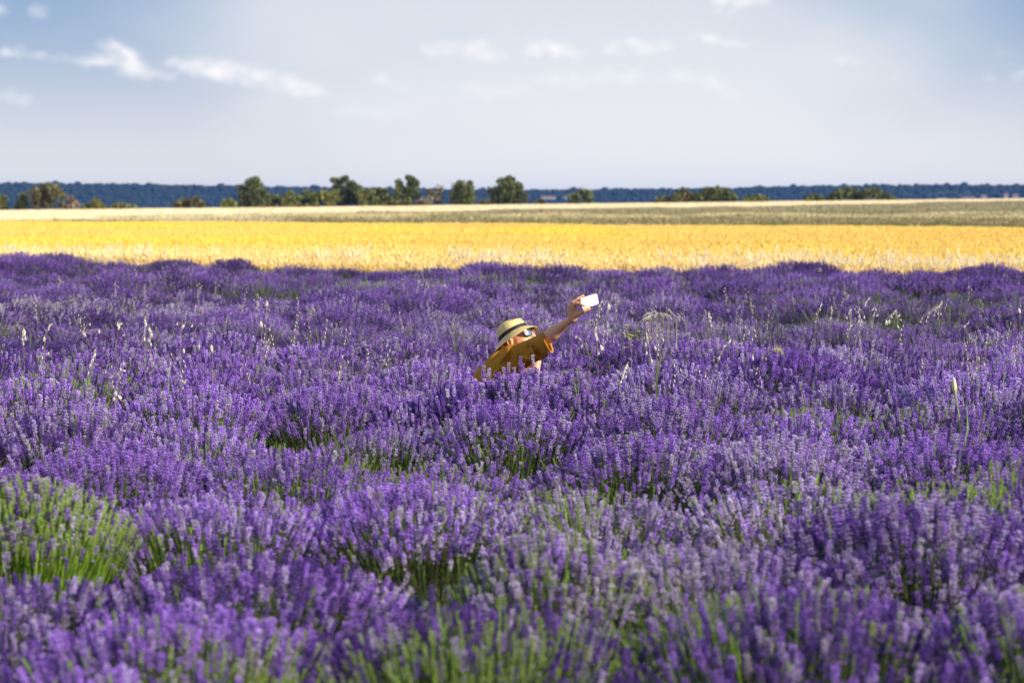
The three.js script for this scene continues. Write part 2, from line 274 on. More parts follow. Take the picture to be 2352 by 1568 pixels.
  L.forEach(([px, d, tone, dens, blobs, name, cat, label], n) => {
    const R = rngOf(900 + n * 7), m = d / FPX * 1.12, x = (px - 1176) * d / FPX, g = base(name, new V3(x, height(x, -d) - 0.05, -d)); tag(g, label, cat, group);
    const leaves = new Soup(), c0 = T[tone];
    for (const [dx, dy, r] of blobs) {
      const bz = (R() - 0.5) * r * 1.3 * m, rr = r * m, bc = new V3(dx * m, dy * m, bz), N = Math.round(dens * 230 * (r / 12) ** 2 + 30), kb = 0.75 + 0.5 * R();
      for (let i = 0; i < N; i++) {
        const v = new V3(R() * 2 - 1, R() * 2 - 1, R() * 2 - 1).normalize(), q = Math.pow(R(), 0.45) * (0.9 + 0.3 * noise2(v.x * 3 + dx, v.y * 3 + v.z * 2 + dy, n)), p = v.clone().multiplyScalar(rr * q).add(bc);
        if (p.y < 0.05) p.y = 0.05 + 0.2 * R();
        const s = lerp(0.24, 0.5, R()), e1 = new V3(R() - 0.5, R() - 0.5, R() - 0.5).normalize(), e2 = new V3(R() - 0.5, R() - 0.5, R() - 0.5).cross(e1).normalize();
        const k = kb * (0.65 + 0.7 * R()), c = [c0[0] * k * (0.9 + 0.25 * R()), c0[1] * k, c0[2] * k];
        const a = p.clone().addScaledVector(e1, s), b = p.clone().addScaledVector(e1, -s), u = p.clone().addScaledVector(e2, s * 0.45).addScaledVector(v, s * 0.25), w = p.clone().addScaledVector(e2, -s * 0.45);
        leaves.tri(a, u, b, c); leaves.tri(a, b, w, c);
      }
    }
    const wood = new Soup(), kw = [1, 1, 1], top = blobs.reduce((a, b) => b[1] > a[1] ? b : a), ty = top[1] * m;
    const tr = clamp(ty * 0.035, 0.05, 0.2), fork = new V3(0.1 * (R() - 0.5) * ty, ty * 0.4, 0);
    wood.tube([new V3(0, -0.2, 0), new V3(fork.x * 0.4, ty * 0.2, 0), fork], tr, tr * 0.7, 7, kw);
    for (const [dx, dy, r] of blobs) if (dy > 8) wood.tube([fork.clone().multiplyScalar(dy * m < fork.y ? 0.4 : 1), new V3((dx * m + fork.x) / 2, Math.max(dy * m * 0.75, 0.2), 0.1 * r * m), new V3(dx * m, dy * m, 0)], tr * 0.5, tr * 0.15, 5, kw);
    part('crown', leaves.build(), leafMat, g); part('trunk', wood.build(), bark, g);
  });
}

// ------------------------------------------------------------------ grasses beyond the lavender
{
  const R = rngOf(313), white = [1, 1, 1];
  function tuft(n, spread, h, w, lean, ear) {
    const s = new Soup();
    for (let i = 0; i < n; i++) {
      const a = R() * 6.28, q = Math.sqrt(R()) * spread, p = new V3(Math.cos(a) * q, -0.03, Math.sin(a) * q), hh = h * (0.7 + 0.45 * R()), t = R() * 6.28, l = lean * (0.3 + R()) * hh, tip = new V3(p.x + Math.cos(t) * l, hh, p.z + Math.sin(t) * l), k = 0.75 + 0.45 * R(), c = [k, k, k * (0.85 + 0.2 * R())];
      s.blade(p, tip, w * (0.7 + 0.6 * R()), new V3(0, 0.06 * hh, 0), c);
      if (ear) { const d = tip.clone().sub(p).normalize().multiplyScalar(ear); d.x += Math.cos(t) * ear * 0.4; d.z += Math.sin(t) * ear * 0.4; const k2 = 1 + 0.35 * R(); s.spindle(tip.clone().addScaledVector(d, -0.35), tip.clone().add(d), ear * 0.13, 4, [k2, k2, k2]); }
    }
    return s.build();
  }
  const mat = VMAT(0.8);
  // wheat
  {
    const wheat = new THREE.Group(); wheat.name = 'wheat_field'; tag(wheat, 'ripe golden wheat growing behind the lavender', 'wheat', null, 'stuff'); scene.add(wheat);
    const geos = [0, 1, 2].map(() => tuft(26, 0.24, 0.52, 0.012, 0.22, 0.085)), sets = geos.map(() => new Copies());
    for (let i = 0; i < 62000; i++) {
      const d = Math.sqrt(lerp(35.5 ** 2, 132 ** 2, Math.pow(R(), 1.25))), x = (R() * 2 - 1) * (0.225 * d + 0.6), e = lavenderEdge(x, d);
      if (d < e + 0.5 || d > wheatEnd(x, d)) continue;
      const f = fbm(x * 0.12 + 4, d * 0.06, 3, 44), f2 = fbm(x * 0.05, d * 0.35, 3, 46), k = 0.92 + 0.14 * R(), o = Math.max(smooth(0.48, 0.64, f2), 0.6 * smooth(-3, 4, x) * (1 - smooth(1.2, 2.6, Math.abs(d - 75 - 1.5 * f)))), near = 1 - smooth(0, 9, d - e - 2 * f2), y = smooth(0.45, 0.7, f) * (1 - o);
      let c = [lerp(0.72, 0.70, o), lerp(lerp(0.515, 0.55, y), 0.445, o), lerp(lerp(0.125, 0.075, y), 0.10, o)];
      c = [lerp(c[0], 0.78, near * 0.7), lerp(c[1], 0.62, near * 0.7), lerp(c[2], 0.28, near * 0.7)];
      const s = 0.86 + 0.2 * R() + 0.12 * (f - 0.5) - 0.10 * o;
      sets[i % 3].add(placed(new V3(x, height(x, -d), -d), UPV, R() * 6.28, s * (d > 80 ? 1.35 : 1.1), s), [c[0] * k, c[1] * k, c[2] * k]);
    }
    sets.forEach((s, i) => s.build('wheat_stalks', geos[i], mat, wheat));
  }
  // tall pale grasses along the near edge of the wheat
  {
    const pale = new THREE.Group(); pale.name = 'pale_grass'; tag(pale, 'pale feathery wild grass along the edge between lavender and wheat', 'grass', null, 'stuff'); scene.add(pale);
    const geos = [0, 1, 2].map(() => { const s = new Soup(); for (let i = 0; i < 4; i++) { const l = 0.05 + 0.22 * R(), t = R() * 6.28, h = 0.62 + 0.25 * R(), p = new V3(0.05 * (R() - 0.5), 0, 0.05 * (R() - 0.5)), a = new V3(p.x + l * 0.4 * Math.cos(t), h * 0.7, p.z + l * 0.4 * Math.sin(t)), b = new V3(p.x + l * Math.cos(t), h, p.z + l * Math.sin(t)); s.tube([p, a, b], 0.003, 0.002, 3, [0.8, 0.75, 0.6]); for (let j = 0; j < 9; j++) { const q = a.clone().lerp(b, 0.3 + 0.8 * j / 9); q.x += 0.035 * (R() - 0.5); q.z += 0.035 * (R() - 0.5); s.spindle(q, q.clone().add(new V3(0.02 * Math.cos(t), 0.045, 0.02 * Math.sin(t))), 0.009, 4, white); } } return s.build(); });
    const sets = geos.map(() => new Copies());
    for (let i = 0; i < 620; i++) {
      const x0 = (R() * 2 - 1) * 10.5, d0 = 42, e = lavenderEdge(x0, d0), d = e + 0.4 + 6 * R() * R(), x = x0 * d / 42; if (fbm(x * 0.6, d * 0.3, 2, 71) < 0.46) continue;
      const k = 0.8 + 0.3 * R(); sets[i % 3].add(placed(new V3(x, 0, -d), new V3(0.25 * (R() - 0.35), 1, 0.2 * (R() - 0.5)).normalize(), R() * 6.28, 0.62 + 0.36 * R()), [0.88 * k, 0.78 * k, 0.54 * k]);
    }
    sets.forEach((s, i) => s.build('grass_heads', geos[i], mat, pale));
  }
  // rough meadow and stubble up to the crest
  {
    const meadow = new THREE.Group(); meadow.name = 'meadow_grass'; tag(meadow, 'rough olive and straw coloured grass between the wheat and the trees', 'grass', null, 'stuff'); scene.add(meadow);
    const geos = [0, 1, 2].map(() => tuft(16, 0.5, 0.42, 0.07, 0.35, 0)), sets = geos.map(() => new Copies());
    for (let i = 0; i < 70000; i++) {
      const d = lerp(99, 530, Math.pow(R(), 1.35)), x = (R() * 2 - 1) * (0.228 * d);
      if (d < wheatEnd(x, d) + 0.4) continue;
      const f = fbm(x * 0.045, d * 0.03, 3, 81), f2 = fbm(x * 0.22, d * 0.1, 3, 83), st = d > stubbleStart(x, d) + 60 * (f - 0.5), s01 = sOf(x, d);
      const strip = smooth(150, 172, d + 40 * (f - 0.5)) * (1 - smooth(205, 235, d + 40 * (f - 0.5)));
      let c = [0.29, 0.25, 0.125], h = 0.75 + 0.4 * f2;
      c = c.map((v, j) => lerp(v, [0.34, 0.305, 0.18][j], smooth(225, 260, d)));
      c = c.map((v, j) => lerp(v, [0.60, 0.51, 0.29][j], strip * smooth(0.38, 0.58, f2)));
      if (s01 < 0.28) c = c.map((v, j) => lerp(v, [0.70, 0.60, 0.40][j], clamp((0.40 - s01) * 2.6)));
      if (d < wheatEnd(x, d) + 14 && f2 > 0.52) { c = c.map((v, j) => lerp(v, [0.11, 0.15, 0.03][j], 0.8)); h = 1.15; }
      if (st) { c = [0.90, 0.76, 0.52]; h = 0.45; }
      const k = 0.8 + 0.4 * R(); sets[i % 3].add(placed(new V3(x, height(x, -d), -d), UPV, R() * 6.28, 1.0 + d / 450, h * (0.8 + 0.4 * f2 + 0.2 * R())), [c[0] * k, c[1] * k, c[2] * k]);
    }
    sets.forEach((s, i) => s.build('grass_tufts', geos[i], mat, meadow));
  }
}

// ------------------------------------------------------------------ lavender
const PERSON = at(1176 - 12, HORIZON, RANGE).setY(0);
const lavenderMat = VMAT(0.75);
const TONES = {                                                    // [calyx, petal]
  deep: [[0.040, 0.014, 0.115], [0.105, 0.026, 0.33]],
  violet: [[0.075, 0.036, 0.175], [0.24, 0.092, 0.56]],
  bright: [[0.138, 0.072, 0.30], [0.42, 0.195, 0.82]],
  lilac: [[0.22, 0.18, 0.30], [0.52, 0.38, 0.78]],
  pale: [[0.31, 0.29, 0.31], [0.56, 0.47, 0.70]],
  faded: [[0.15, 0.135, 0.14], [0.25, 0.20, 0.32]],
  bare: [[0.21, 0.36, 0.04], [0.30, 0.38, 0.10]],
};
const STEM = { deep: [0.05, 0.075, 0.022], violet: [0.07, 0.105, 0.024], bright: [0.09, 0.135, 0.03], lilac: [0.14, 0.175, 0.05], pale: [0.22, 0.26, 0.1], faded: [0.11, 0.12, 0.04], bare: [0.22, 0.40, 0.025] };
const STEM_LEN = 0.38;
function stemGeo(tone, seed, off, s = new Soup(), coarse = false) {
  const R = rngOf(seed), [calyx, petal] = TONES[tone], len = STEM_LEN * (coarse ? 0.85 + 0.25 * R() : 1), bx = 0.03 * (R() - 0.5), bz = 0.03 * (R() - 0.5), bare = tone === 'bare';
  const P = t => new V3(off.x * (0.4 + 0.6 * t) + bx * t * t, len * t, off.z * (0.4 + 0.6 * t) + bz * t * t), spike = bare ? 0.028 : 0.042 + 0.024 * R(), t0 = 1 - spike / len;
  s.tube([P(0), P(0.5), P(1)], 0.0014, 0.0010, 3, STEM[tone]);
  const W = coarse ? 5 : 6;
  for (let w = 0; w < W; w++) {
    const low = w === 0 && !bare, t = low ? t0 - 0.04 - 0.05 * R() : lerp(t0, 1, (w - 0.4) / (W - 1)), c = P(t), taper = (low ? 0.8 : w >= W - 2 ? 1.12 - 0.2 * (w - W + 2) : 0.86 + 0.12 * (w % 2)) * (bare ? 0.42 : 1);
    const n = coarse ? 3 : 6, r = 0.0064 * taper * (coarse ? 1.2 : 1);
    for (let i = 0; i < n; i++) {
      if (low && R() < 0.4) continue;
      const a = (i + 0.5 * (w % 2) + 0.5 * R()) / n * 6.283, o = new V3(Math.cos(a), 0, Math.sin(a)), p0 = c.clone().addScaledVector(o, 0.001), up = 0.7 + 0.7 * R();
      const p1 = c.clone().addScaledVector(o, r).add(new V3(0, r * up, 0)), k = 0.75 + 0.5 * R();
      s.spindle(p0, p1, 0.0021 * taper * (coarse ? 1.5 : 1), coarse ? 3 : 4, calyx.map(v => v * k));
      if (R() < 0.7) { const k2 = 0.7 + 0.6 * R(), q = p1.clone().addScaledVector(o, 0.003).add(new V3(0, 0.003 * R(), 0)); s.spindle(p1.clone().addScaledVector(o, -0.0016), q, 0.0028 * (bare ? 0.5 : 1) * (coarse ? 1.5 : 1), coarse ? 3 : 4, petal.map(v => v * k2), 0.6); }
    }
  }
  return s;
}
function leafTuft(seed, n, len, col) {
  const R = rngOf(seed), s = new Soup();
  for (let i = 0; i < n; i++) { const a = R() * 6.28, q = 0.03 * R(), l = len * (0.6 + 0.6 * R()), o = 0.25 + 0.5 * R(), p = new V3(Math.cos(a) * q, -0.02 + 0.06 * R(), Math.sin(a) * q), k = 0.7 + 0.6 * R(); s.blade(p, new V3(p.x + Math.cos(a) * l * o, p.y + l, p.z + Math.sin(a) * l * o), 0.0032, new V3(0, 0.01, 0), col.map(v => v * k)); }
  return s.build();
}
const KINDS = Object.keys(TONES), NEAR = {}, FAR = {}, FAR_FROM = 19;
const O0 = new V3();
for (const [i, k] of KINDS.entries()) {
  NEAR[k] = [0, 1, 2, 3].map(v => stemGeo(k, 11 + i * 10 + v, O0).build());
  FAR[k] = [0, 1, 2].map(v => { const s = new Soup(), R = rngOf(500 + i * 10 + v); for (let j = 0; j < 6; j++) { const a = j * 1.05 + R(), q = 0.02 + 0.075 * R(); stemGeo(k, 700 + i * 40 + v * 8 + j, new V3(Math.cos(a) * q, 0, Math.sin(a) * q), s, true); } return s.build(); });
}
const LEAF = [leafTuft(1, 22, 0.15, [0.040, 0.064, 0.018]), leafTuft(2, 22, 0.15, [0.06, 0.085, 0.022])];

// soft spots in the field: greener, paler, deeper or thinner growth where the photograph has it [px, py, rx, rz in metres, what, how much]
const SPOTS = [];
function spot(px, py, rx, rz, what, k, h = 0.5) { const d = (EYE - h) * FPX / (py - HORIZON), p = at(px, py, d); SPOTS.push([p.x, p.z, rx, rz, what, k]); }
spot(1050, 1130, 0.45, 0.6, 'thin', 0.6, 0.35); spot(1850, 1240, 0.9, 0.5, 'thin', 0.6, 0.35); spot(560, 1085, 0.8, 0.5, 'thin', 0.4, 0.4); spot(1900, 1030, 0.9, 0.5, 'thin', 0.5, 0.45);
for (const [x, y, rx, rz, k] of [[1050, 1165, 0.5, 0.34, 1], [860, 1130, 0.5, 0.3, 0.8], [1800, 1265, 0.8, 0.32, 1], [1500, 1240, 0.4, 0.28, 0.7], [620, 1090, 0.7, 0.34, 0.9], [1900, 1060, 0.8, 0.4, 0.9], [1360, 1015, 0.5, 0.4, 0.7], [70, 1430, 0.6, 0.5, 0.95], [350, 1030, 0.5, 0.3, 0.6], [2050, 785, 1.3, 0.8, 0.7], [1940, 640, 1.0, 3, 1], [560, 705, 1.6, 1.0, 0.6], [120, 900, 0.6, 0.5, 0.8], [800, 925, 0.6, 0.4, 0.6], [1700, 860, 0.8, 0.5, 0.5], [1340, 690, 1.6, 0.9, 0.5], [2250, 1010, 0.5, 0.3, 0.5], [540, 1300, 0.3, 0.25, 0.5]]) spot(x, y, rx, rz, 'low', k, 0.2);
spot(1270, 1260, 0.42, 0.5, 'pale', 0.8); spot(1700, 1020, 0.5, 0.5, 'pale', 0.6); spot(1250, 1130, 0.3, 0.5, 'pale', 0.5); spot(900, 1020, 0.7, 0.6, 'pale', 0.35);
spot(300, 1010, 0.7, 0.6, 'deep', 0.8); spot(450, 1240, 0.5, 0.5, 'deep', 0.6); spot(1800, 1420, 0.5, 0.4, 'deep', 0.6); spot(2200, 1330, 0.5, 0.5, 'deep', 0.4); spot(1700, 770, 1.6, 1.4, 'deep', 0.5); spot(1900, 850, 1.6, 1.2, 'deep', 0.7); spot(600, 830, 2, 1.4, 'deep', 0.5);
spot(2180, 1180, 0.55, 0.5, 'green', 0.8, 0.4); spot(1300, 1190, 0.3, 0.5, 'green', 0.55, 0.4); spot(1300, 1330, 0.3, 0.4, 'green', 0.5, 0.45); spot(30, 1260, 0.5, 0.4, 'green', 0.7, 0.35); spot(1000, 1540, 0.3, 0.3, 'green', 0.6); spot(1500, 1420, 0.3, 0.3, 'green', 0.6); spot(950, 1130, 0.4, 0.4, 'green', 0.6, 0.35); spot(480, 1090, 0.4, 0.4, 'green', 0.4, 0.35); spot(1900, 1000, 0.5, 0.5, 'green', 0.5, 0.4); spot(780, 1540, 0.3, 0.3, 'green', 0.5); spot(650, 1510, 0.3, 0.35, 'green', 0.8); spot(1130, 1490, 0.25, 0.3, 'green', 0.9); spot(1560, 1360, 0.45, 0.3, 'green', 0.6); spot(2290, 1480, 0.3, 0.3, 'green', 0.4); spot(120, 880, 0.6, 0.7, 'green', 0.6); spot(330, 690, 2, 1.4, 'pale', 0.6); spot(30, 700, 1.5, 2.5, 'pale', 0.9); spot(1480, 730, 1.6, 1.0, 'pale', 0.6);
spot(1000, 650, 2.6, 2, 'green', 0.35); spot(760, 620, 2, 1.4, 'deep', 0.5); spot(2300, 680, 2.2, 1.6, 'green', 0.35); spot(2050, 760, 1.6, 1.6, 'thin', 0.3); spot(150, 930, 1.3, 1.0, 'lilac', 0.5); spot(2000, 900, 1.6, 0.9, 'lilac', 0.7); spot(1300, 860, 1.4, 0.7, 'lilac', 0.5);
function soft(x, z, what) { let s = 0; for (const [a, b, rx, rz, w, k] of SPOTS) if (w === what) { const q = ((x - a) / rx) ** 2 + ((z - b) / rz) ** 2; if (q < 6) s += k * Math.exp(-q); } return Math.min(1, s); }

const lavender = new THREE.Group(); lavender.name = 'lavender_field'; tag(lavender, 'purple flowering lavender covering the whole foreground field', 'lavender', null, 'stuff'); scene.add(lavender);
const sets = {}, RL = rngOf(2024);
function put(owner, key, m, c) { const o = owner.sets ??= {}; (o[key] ??= new Copies()).add(m, c); }
function toneFor(R, x, z, mood, own) {
  const d = -z, n1 = fbm(x * 0.55, z * 0.4, 3, 101), n2 = fbm(x * 0.9 + 5, z * 0.6, 3, 111), far = smooth(16, 34, d);
  let w = { deep: 0.34 + 2.2 * smooth(0.48, 0.68, n1) + far * 0.45 + 1.6 * soft(x, z, 'deep'), violet: 1.0, bright: 0.95 + 0.9 * smooth(0.5, 0.7, 1 - n1) - 0.2 * far, lilac: 0.42 + 1.2 * smooth(0.52, 0.72, n2) + 1.6 * soft(x, z, 'lilac') - 0.15 * far, pale: 0.06 + 0.35 * smooth(0.54, 0.72, n2) + 2.6 * soft(x, z, 'pale'), faded: 0.16, bare: 0.12 };
  w.deep *= 1 + 0.7 * far; w.pale *= 1 - 0.75 * far; w.faded *= 1 - 0.6 * far; w.bare *= 1 - 0.5 * far; w.lilac *= 1 - 0.5 * far;
  if (mood) for (const k in mood) w[k] = mood[k]; else for (const k in own) w[k] *= own[k];
  let t = 0; for (const k of KINDS) t += Math.max(0, w[k]); t *= R(); for (const k of KINDS) { t -= Math.max(0, w[k]); if (t <= 0) return k; } return 'violet';
}
const keepClear = (x, z) => Math.abs(x - PERSON.x + 0.02) < 0.42 && z > PERSON.z - 0.5 && z < PERSON.z + 0.33;
// in front of her the flowers stop below the line where she shows
function lowered(x, z, h) {
  const d = -z; if (d < 11.4 || d > 13.72) return h;
  const cx = ((1176 + x / d * FPX) / 0.91875 - 1100) / 0.21259; if (cx < 390 || cx > 1330) return h;
  const line = cx < 700 ? lerp(1285, 1240, (cx - 400) / 300) : cx < 1000 ? lerp(1240, 1165, (cx - 700) / 300) : lerp(1165, 1000, (cx - 1000) / 330);
  return Math.min(h, EYE - ((680 + (line + 70 * noise2(cx / 23, d * 9, 3)) * 0.21259) * 0.91875 - HORIZON) * d / FPX);
}
const tip = new V3(), root = new V3(), dir = new V3();
function bush(owner, bx, bz, Rx, Rz, H, n, R, mood, leaves = 1) {
  const own = {}; for (const k of KINDS) own[k] = Math.exp((R() - 0.5) * (k === 'bare' ? 1.2 : k === 'pale' || k === 'faded' ? 3 : 2.6)); const shade = 0.82 + 0.36 * R();
  const far = -bz > FAR_FROM, N = far ? Math.round(n / 5) : n, thinB = soft(bx, bz, 'thin');
  for (let i = 0; i < N; i++) {
    const a = R() * 6.283, q = Math.sqrt(R()), ox = Math.cos(a) * q, oz = Math.sin(a) * q, x = bx + ox * Rx, z = bz + oz * Rz;
    if (keepClear(x, z) || (!mood && R() < soft(x, z, 'thin') * 0.65)) continue;
    const dip = mood ? 0 : soft(x, z, 'low'), t = R() < Math.max(dip * 0.42, mood ? 0 : 0.85 * soft(x, z, 'green')) ? 'bare' : toneFor(R, x, z, mood, own), hh = lowered(x, z, (1 - 0.55 * dip) * H * (1 - 0.31 * q * q) * (0.9 + 0.17 * R()) * (t === 'bare' && !mood ? 1.02 : 1) + (R() < 0.03 ? 0.06 * R() : 0));
    tip.set(x + 0.05 * (R() - 0.5), hh, z + 0.05 * (R() - 0.5)); root.set(bx + ox * Rx * 0.66 + 0.04 * (R() - 0.5), Math.max(0.04, hh * 0.25), bz + oz * Rz * 0.66 + 0.04 * (R() - 0.5));
    dir.copy(tip).sub(root); const L = dir.length(); dir.normalize();
    const s = clamp(L / STEM_LEN, 0.8, 1.15); root.copy(tip).addScaledVector(dir, -STEM_LEN * s);
    const k = shade * (0.72 + 0.56 * R()) * (t === 'bare' && !mood ? 0.85 : 1), wide = far ? 1.15 : 1;
    put(owner, `${far ? 'f' : 'n'}${t}${far ? i % 3 : i % 4}`, placed(root, dir, R() * 6.28, s * wide, s), [k, k * (0.95 + 0.1 * R()), k]);
  }
  const T = Math.round((far ? 16 : 46) * leaves);
  for (let i = 0; i < T; i++) {
    const a = R() * 6.283, q = Math.sqrt(R()), x = bx + Math.cos(a) * q * Rx * 0.85, z = bz + Math.sin(a) * q * Rz * 0.85; if (keepClear(x, z)) continue;
    const k = 0.8 + 0.5 * R(); dir.set(Math.cos(a) * q * 0.5, 1, Math.sin(a) * q * 0.5).normalize(); root.set(x, 0.02 + (H * 0.48) * (1 - q * q * 0.6) * R(), z);
    put(owner, 'leaf' + (i % 2), placed(root, dir, R() * 6.28, far ? 2.0 : 1.25), [k, k, k]);
  }
}
function finish(owner, parent) {
  for (const [key, s] of Object.entries(owner.sets)) {
    if (key.startsWith('leaf')) s.build('foliage', LEAF[+key[4]], lavenderMat, parent);
    else { const kind = key.slice(1, -1), v = +key.slice(-1); s.build(kind === 'bare' ? 'green_stems' : 'flower_stems', (key[0] === 'f' ? FAR : NEAR)[kind][v], lavenderMat, parent); }
  }
}
const SPECIAL = [];
{
  // three bushes that stand out from the rest
  for (const [px, d, H, Rx, Rz, n, mood, label] of [
    [45, 8.4, 0.57, 0.40, 0.40, 2100, { deep: 0.2, violet: 0.8, bright: 0.2, lilac: 0.9, pale: 0.1, faded: 0.1, bare: 8 }, 'bright green lavender bush with hardly any flowers at the left edge of the photo'],
    [2185, 8.7, 0.52, 0.42, 0.40, 1500, { deep: 0.3, violet: 0.7, bright: 0.6, lilac: 0.3, pale: 0.1, faded: 0.2, bare: 5 }, 'darker green sparsely flowering lavender bush near the right edge of the photo'],
    [1275, 7.1, 0.56, 0.32, 0.30, 900, { deep: 0.05, violet: 0.5, bright: 0.6, lilac: 1.0, pale: 1.3, faded: 0.1, bare: 2.6 }, 'silvery pale lavender bush in the middle of the foreground'],
  ]) { const x = (px - 1176) / FPX * d; SPECIAL.push({ x, z: -d, H, Rx, Rz, n, mood, label }); }
  let row = 0;
  for (let z0 = 4.4; z0 < 50; row++) {
    const d = z0, half = 0.235 * d + 0.9;
    for (let x = -half + 0.7 * RL(); x < half; ) {
      const step = (d < 20 ? 0.6 : 0.72) + 0.24 * RL(), bz = d + 0.10 * x + 0.8 * (fbm(x * 0.5, row * 3.1, 2, 131) - 0.5) + 0.14 * (RL() - 0.5), bx = x; x += step;
      if (bz > lavenderEdge(bx, bz) || bz < 3.9) continue;
      if (SPECIAL.some(s => Math.hypot((bx - s.x) / (s.Rx + 0.12), (-bz - s.z) / (s.Rz + 0.12)) < 1)) continue;
      const n1 = fbm(bx * 0.6 + 9, bz * 0.3, 3, 141); if (RL() < 0.04 && bz > 13) continue;
      const H = (bz < 20 ? lerp(0.40, 0.66, n1) : lerp(0.42, 0.62, smooth(0.25, 0.75, n1))) * (0.93 + 0.14 * RL()), Rx = 0.46 + 0.14 * RL(), Rz = 0.62 + 0.22 * RL();
      bush(lavender, bx, -bz, Rx, Rz, H, Math.round((bz < 20 ? 1050 : 1000) * Rx / 0.5 * Rz / 0.8), RL, null);
    }
    z0 += d < 13 ? 1.5 : 1.65;
  }
  for (const s of SPECIAL) {
    const g = base('lavender_bush', new V3(0, 0, 0)); tag(g, s.label, 'lavender bush', 'lavender bushes that stand out in the field');
    bush(g.userData.owner = {}, s.x, s.z, s.Rx, s.Rz, s.H, s.n, RL, s.mood, 1.3); finish(g.userData.owner, g); delete g.userData.owner;
    g.position.set(s.x, 0, s.z); for (const c of g.children) c.position.set(-s.x, 0, -s.z);
  }
  // spikes that stand up in front of the person
  for (const [cx, cy, t] of [[920, 1000, 'bright'], [1055, 985, 'pale'], [1115, 1030, 'bright'], [840, 1075, 'lilac'], [765, 1130, 'lilac'], [960, 1090, 'bright'], [560, 1140, 'lilac'], [610, 1150, 'pale'], [500, 1105, 'lilac'], [480, 1150, 'bright'], [720, 1180, 'bright'], [880, 1130, 'lilac'], [1290, 950, 'bright'], [680, 1190, 'violet'], [1010, 1150, 'pale'], [940, 1150, 'violet'], [1180, 1120, 'violet'], [800, 1150, 'violet'], [640, 1210, 'bright'], [540, 1200, 'lilac']]) {
    const d = RANGE - 0.45 - 0.25 * RL(); tip.copy(at((1100 + cx * 0.21259) * 0.91875, (680 + cy * 0.21259) * 0.91875, d)); dir.set(0.2 * (RL() - 0.6), 1, 0.2 * (RL() - 0.5)).normalize();
    root.copy(tip).addScaledVector(dir, -STEM_LEN * 1.1); put(lavender, `n${t}${(RL() * 4) | 0}`, placed(root, dir, RL() * 6.28, 1.1), [1.05, 1.05, 1.05]);
  }
  // the clump right in front of her
  for (const [dx, H] of [[-0.5, 0.5], [-0.2, 0.6], [0.1, 0.66], [0.38, 0.63], [0.62, 0.58]]) bush(lavender, PERSON.x + dx, PERSON.z + 0.82, 0.30, 0.36, H, 520, RL, null);
  // small pale grass heads scattered through the middle of the field
  { const s = new Soup(), R = rngOf(33); s.tube([new V3(), new V3(0.01, 0.35, 0), new V3(0.05, 0.62, 0)], 0.0011, 0.0008, 3, [0.4, 0.36, 0.2]);
    for (let j = 0; j < 5; j++) { const p = new V3(0.03 + 0.05 * R() * (j / 3), 0.52 + 0.03 * j, 0.03 * (R() - 0.5)); s.spindle(p, p.clone().add(new V3(0.012 * (R() - 0.3), -0.024, 0.006)), 0.0038, 4, [0.72, 0.66, 0.5]); }
    const c = new Copies(), wisps = new THREE.Group(); tag(wisps, 'small pale dry grass heads sprinkled thinly through the lavender', 'grass', null, 'stuff'); wisps.name = numbered('pale_grass_wisps'); scene.add(wisps);
    for (let i = 0; i < 170; i++) { const d = 13 + 22 * RL() * (0.5 + 0.5 * RL()), x = (RL() * 2 - 1) * 0.22 * d; if (keepClear(x, -d) || Math.abs(x - PERSON.x) < 0.6) continue; c.add(placed(new V3(x, 0, -d), new V3(0.3 * (RL() - 0.5), 1, 0.3 * (RL() - 0.5)).normalize(), RL() * 6.28, 0.86 + 0.24 * RL()), [1, 1, 1]); }
    c.build('grass_wisps', s.build(), lavenderMat, wisps); }
  // leaves and unflowered shoots between the near rows
  for (let i = 0; i < 7000; i++) {
    const d = 4.2 + 11 * RL(), x = (RL() * 2 - 1) * (0.225 * d + 0.3), z = -d; if (keepClear(x, z)) continue;
    const k = 0.4 + 0.45 * RL(); dir.set(0.5 * (RL() - 0.5), 1, 0.5 * (RL() - 0.5)).normalize();
    put(lavender, 'leaf' + (i % 2), placed(root.set(x, 0.02, z), dir, RL() * 6.28, 1.0 + 0.5 * RL()), RL() < 0.06 ? [k * 3.2, k * 1.6, k * 1.2] : [k, k, k]);
    if (i % 3 === 0) { dir.set(0.6 * (RL() - 0.5), 1, 0.6 * (RL() - 0.5)).normalize(); put(lavender, `nbare${i % 4}`, placed(root.set(x, 0, z), dir, RL() * 6.28, 0.6 + 0.3 * RL()), [k * 0.85, k * 0.8, k * 0.85]); }
  }
  finish(lavender, lavender); delete lavender.sets;
}

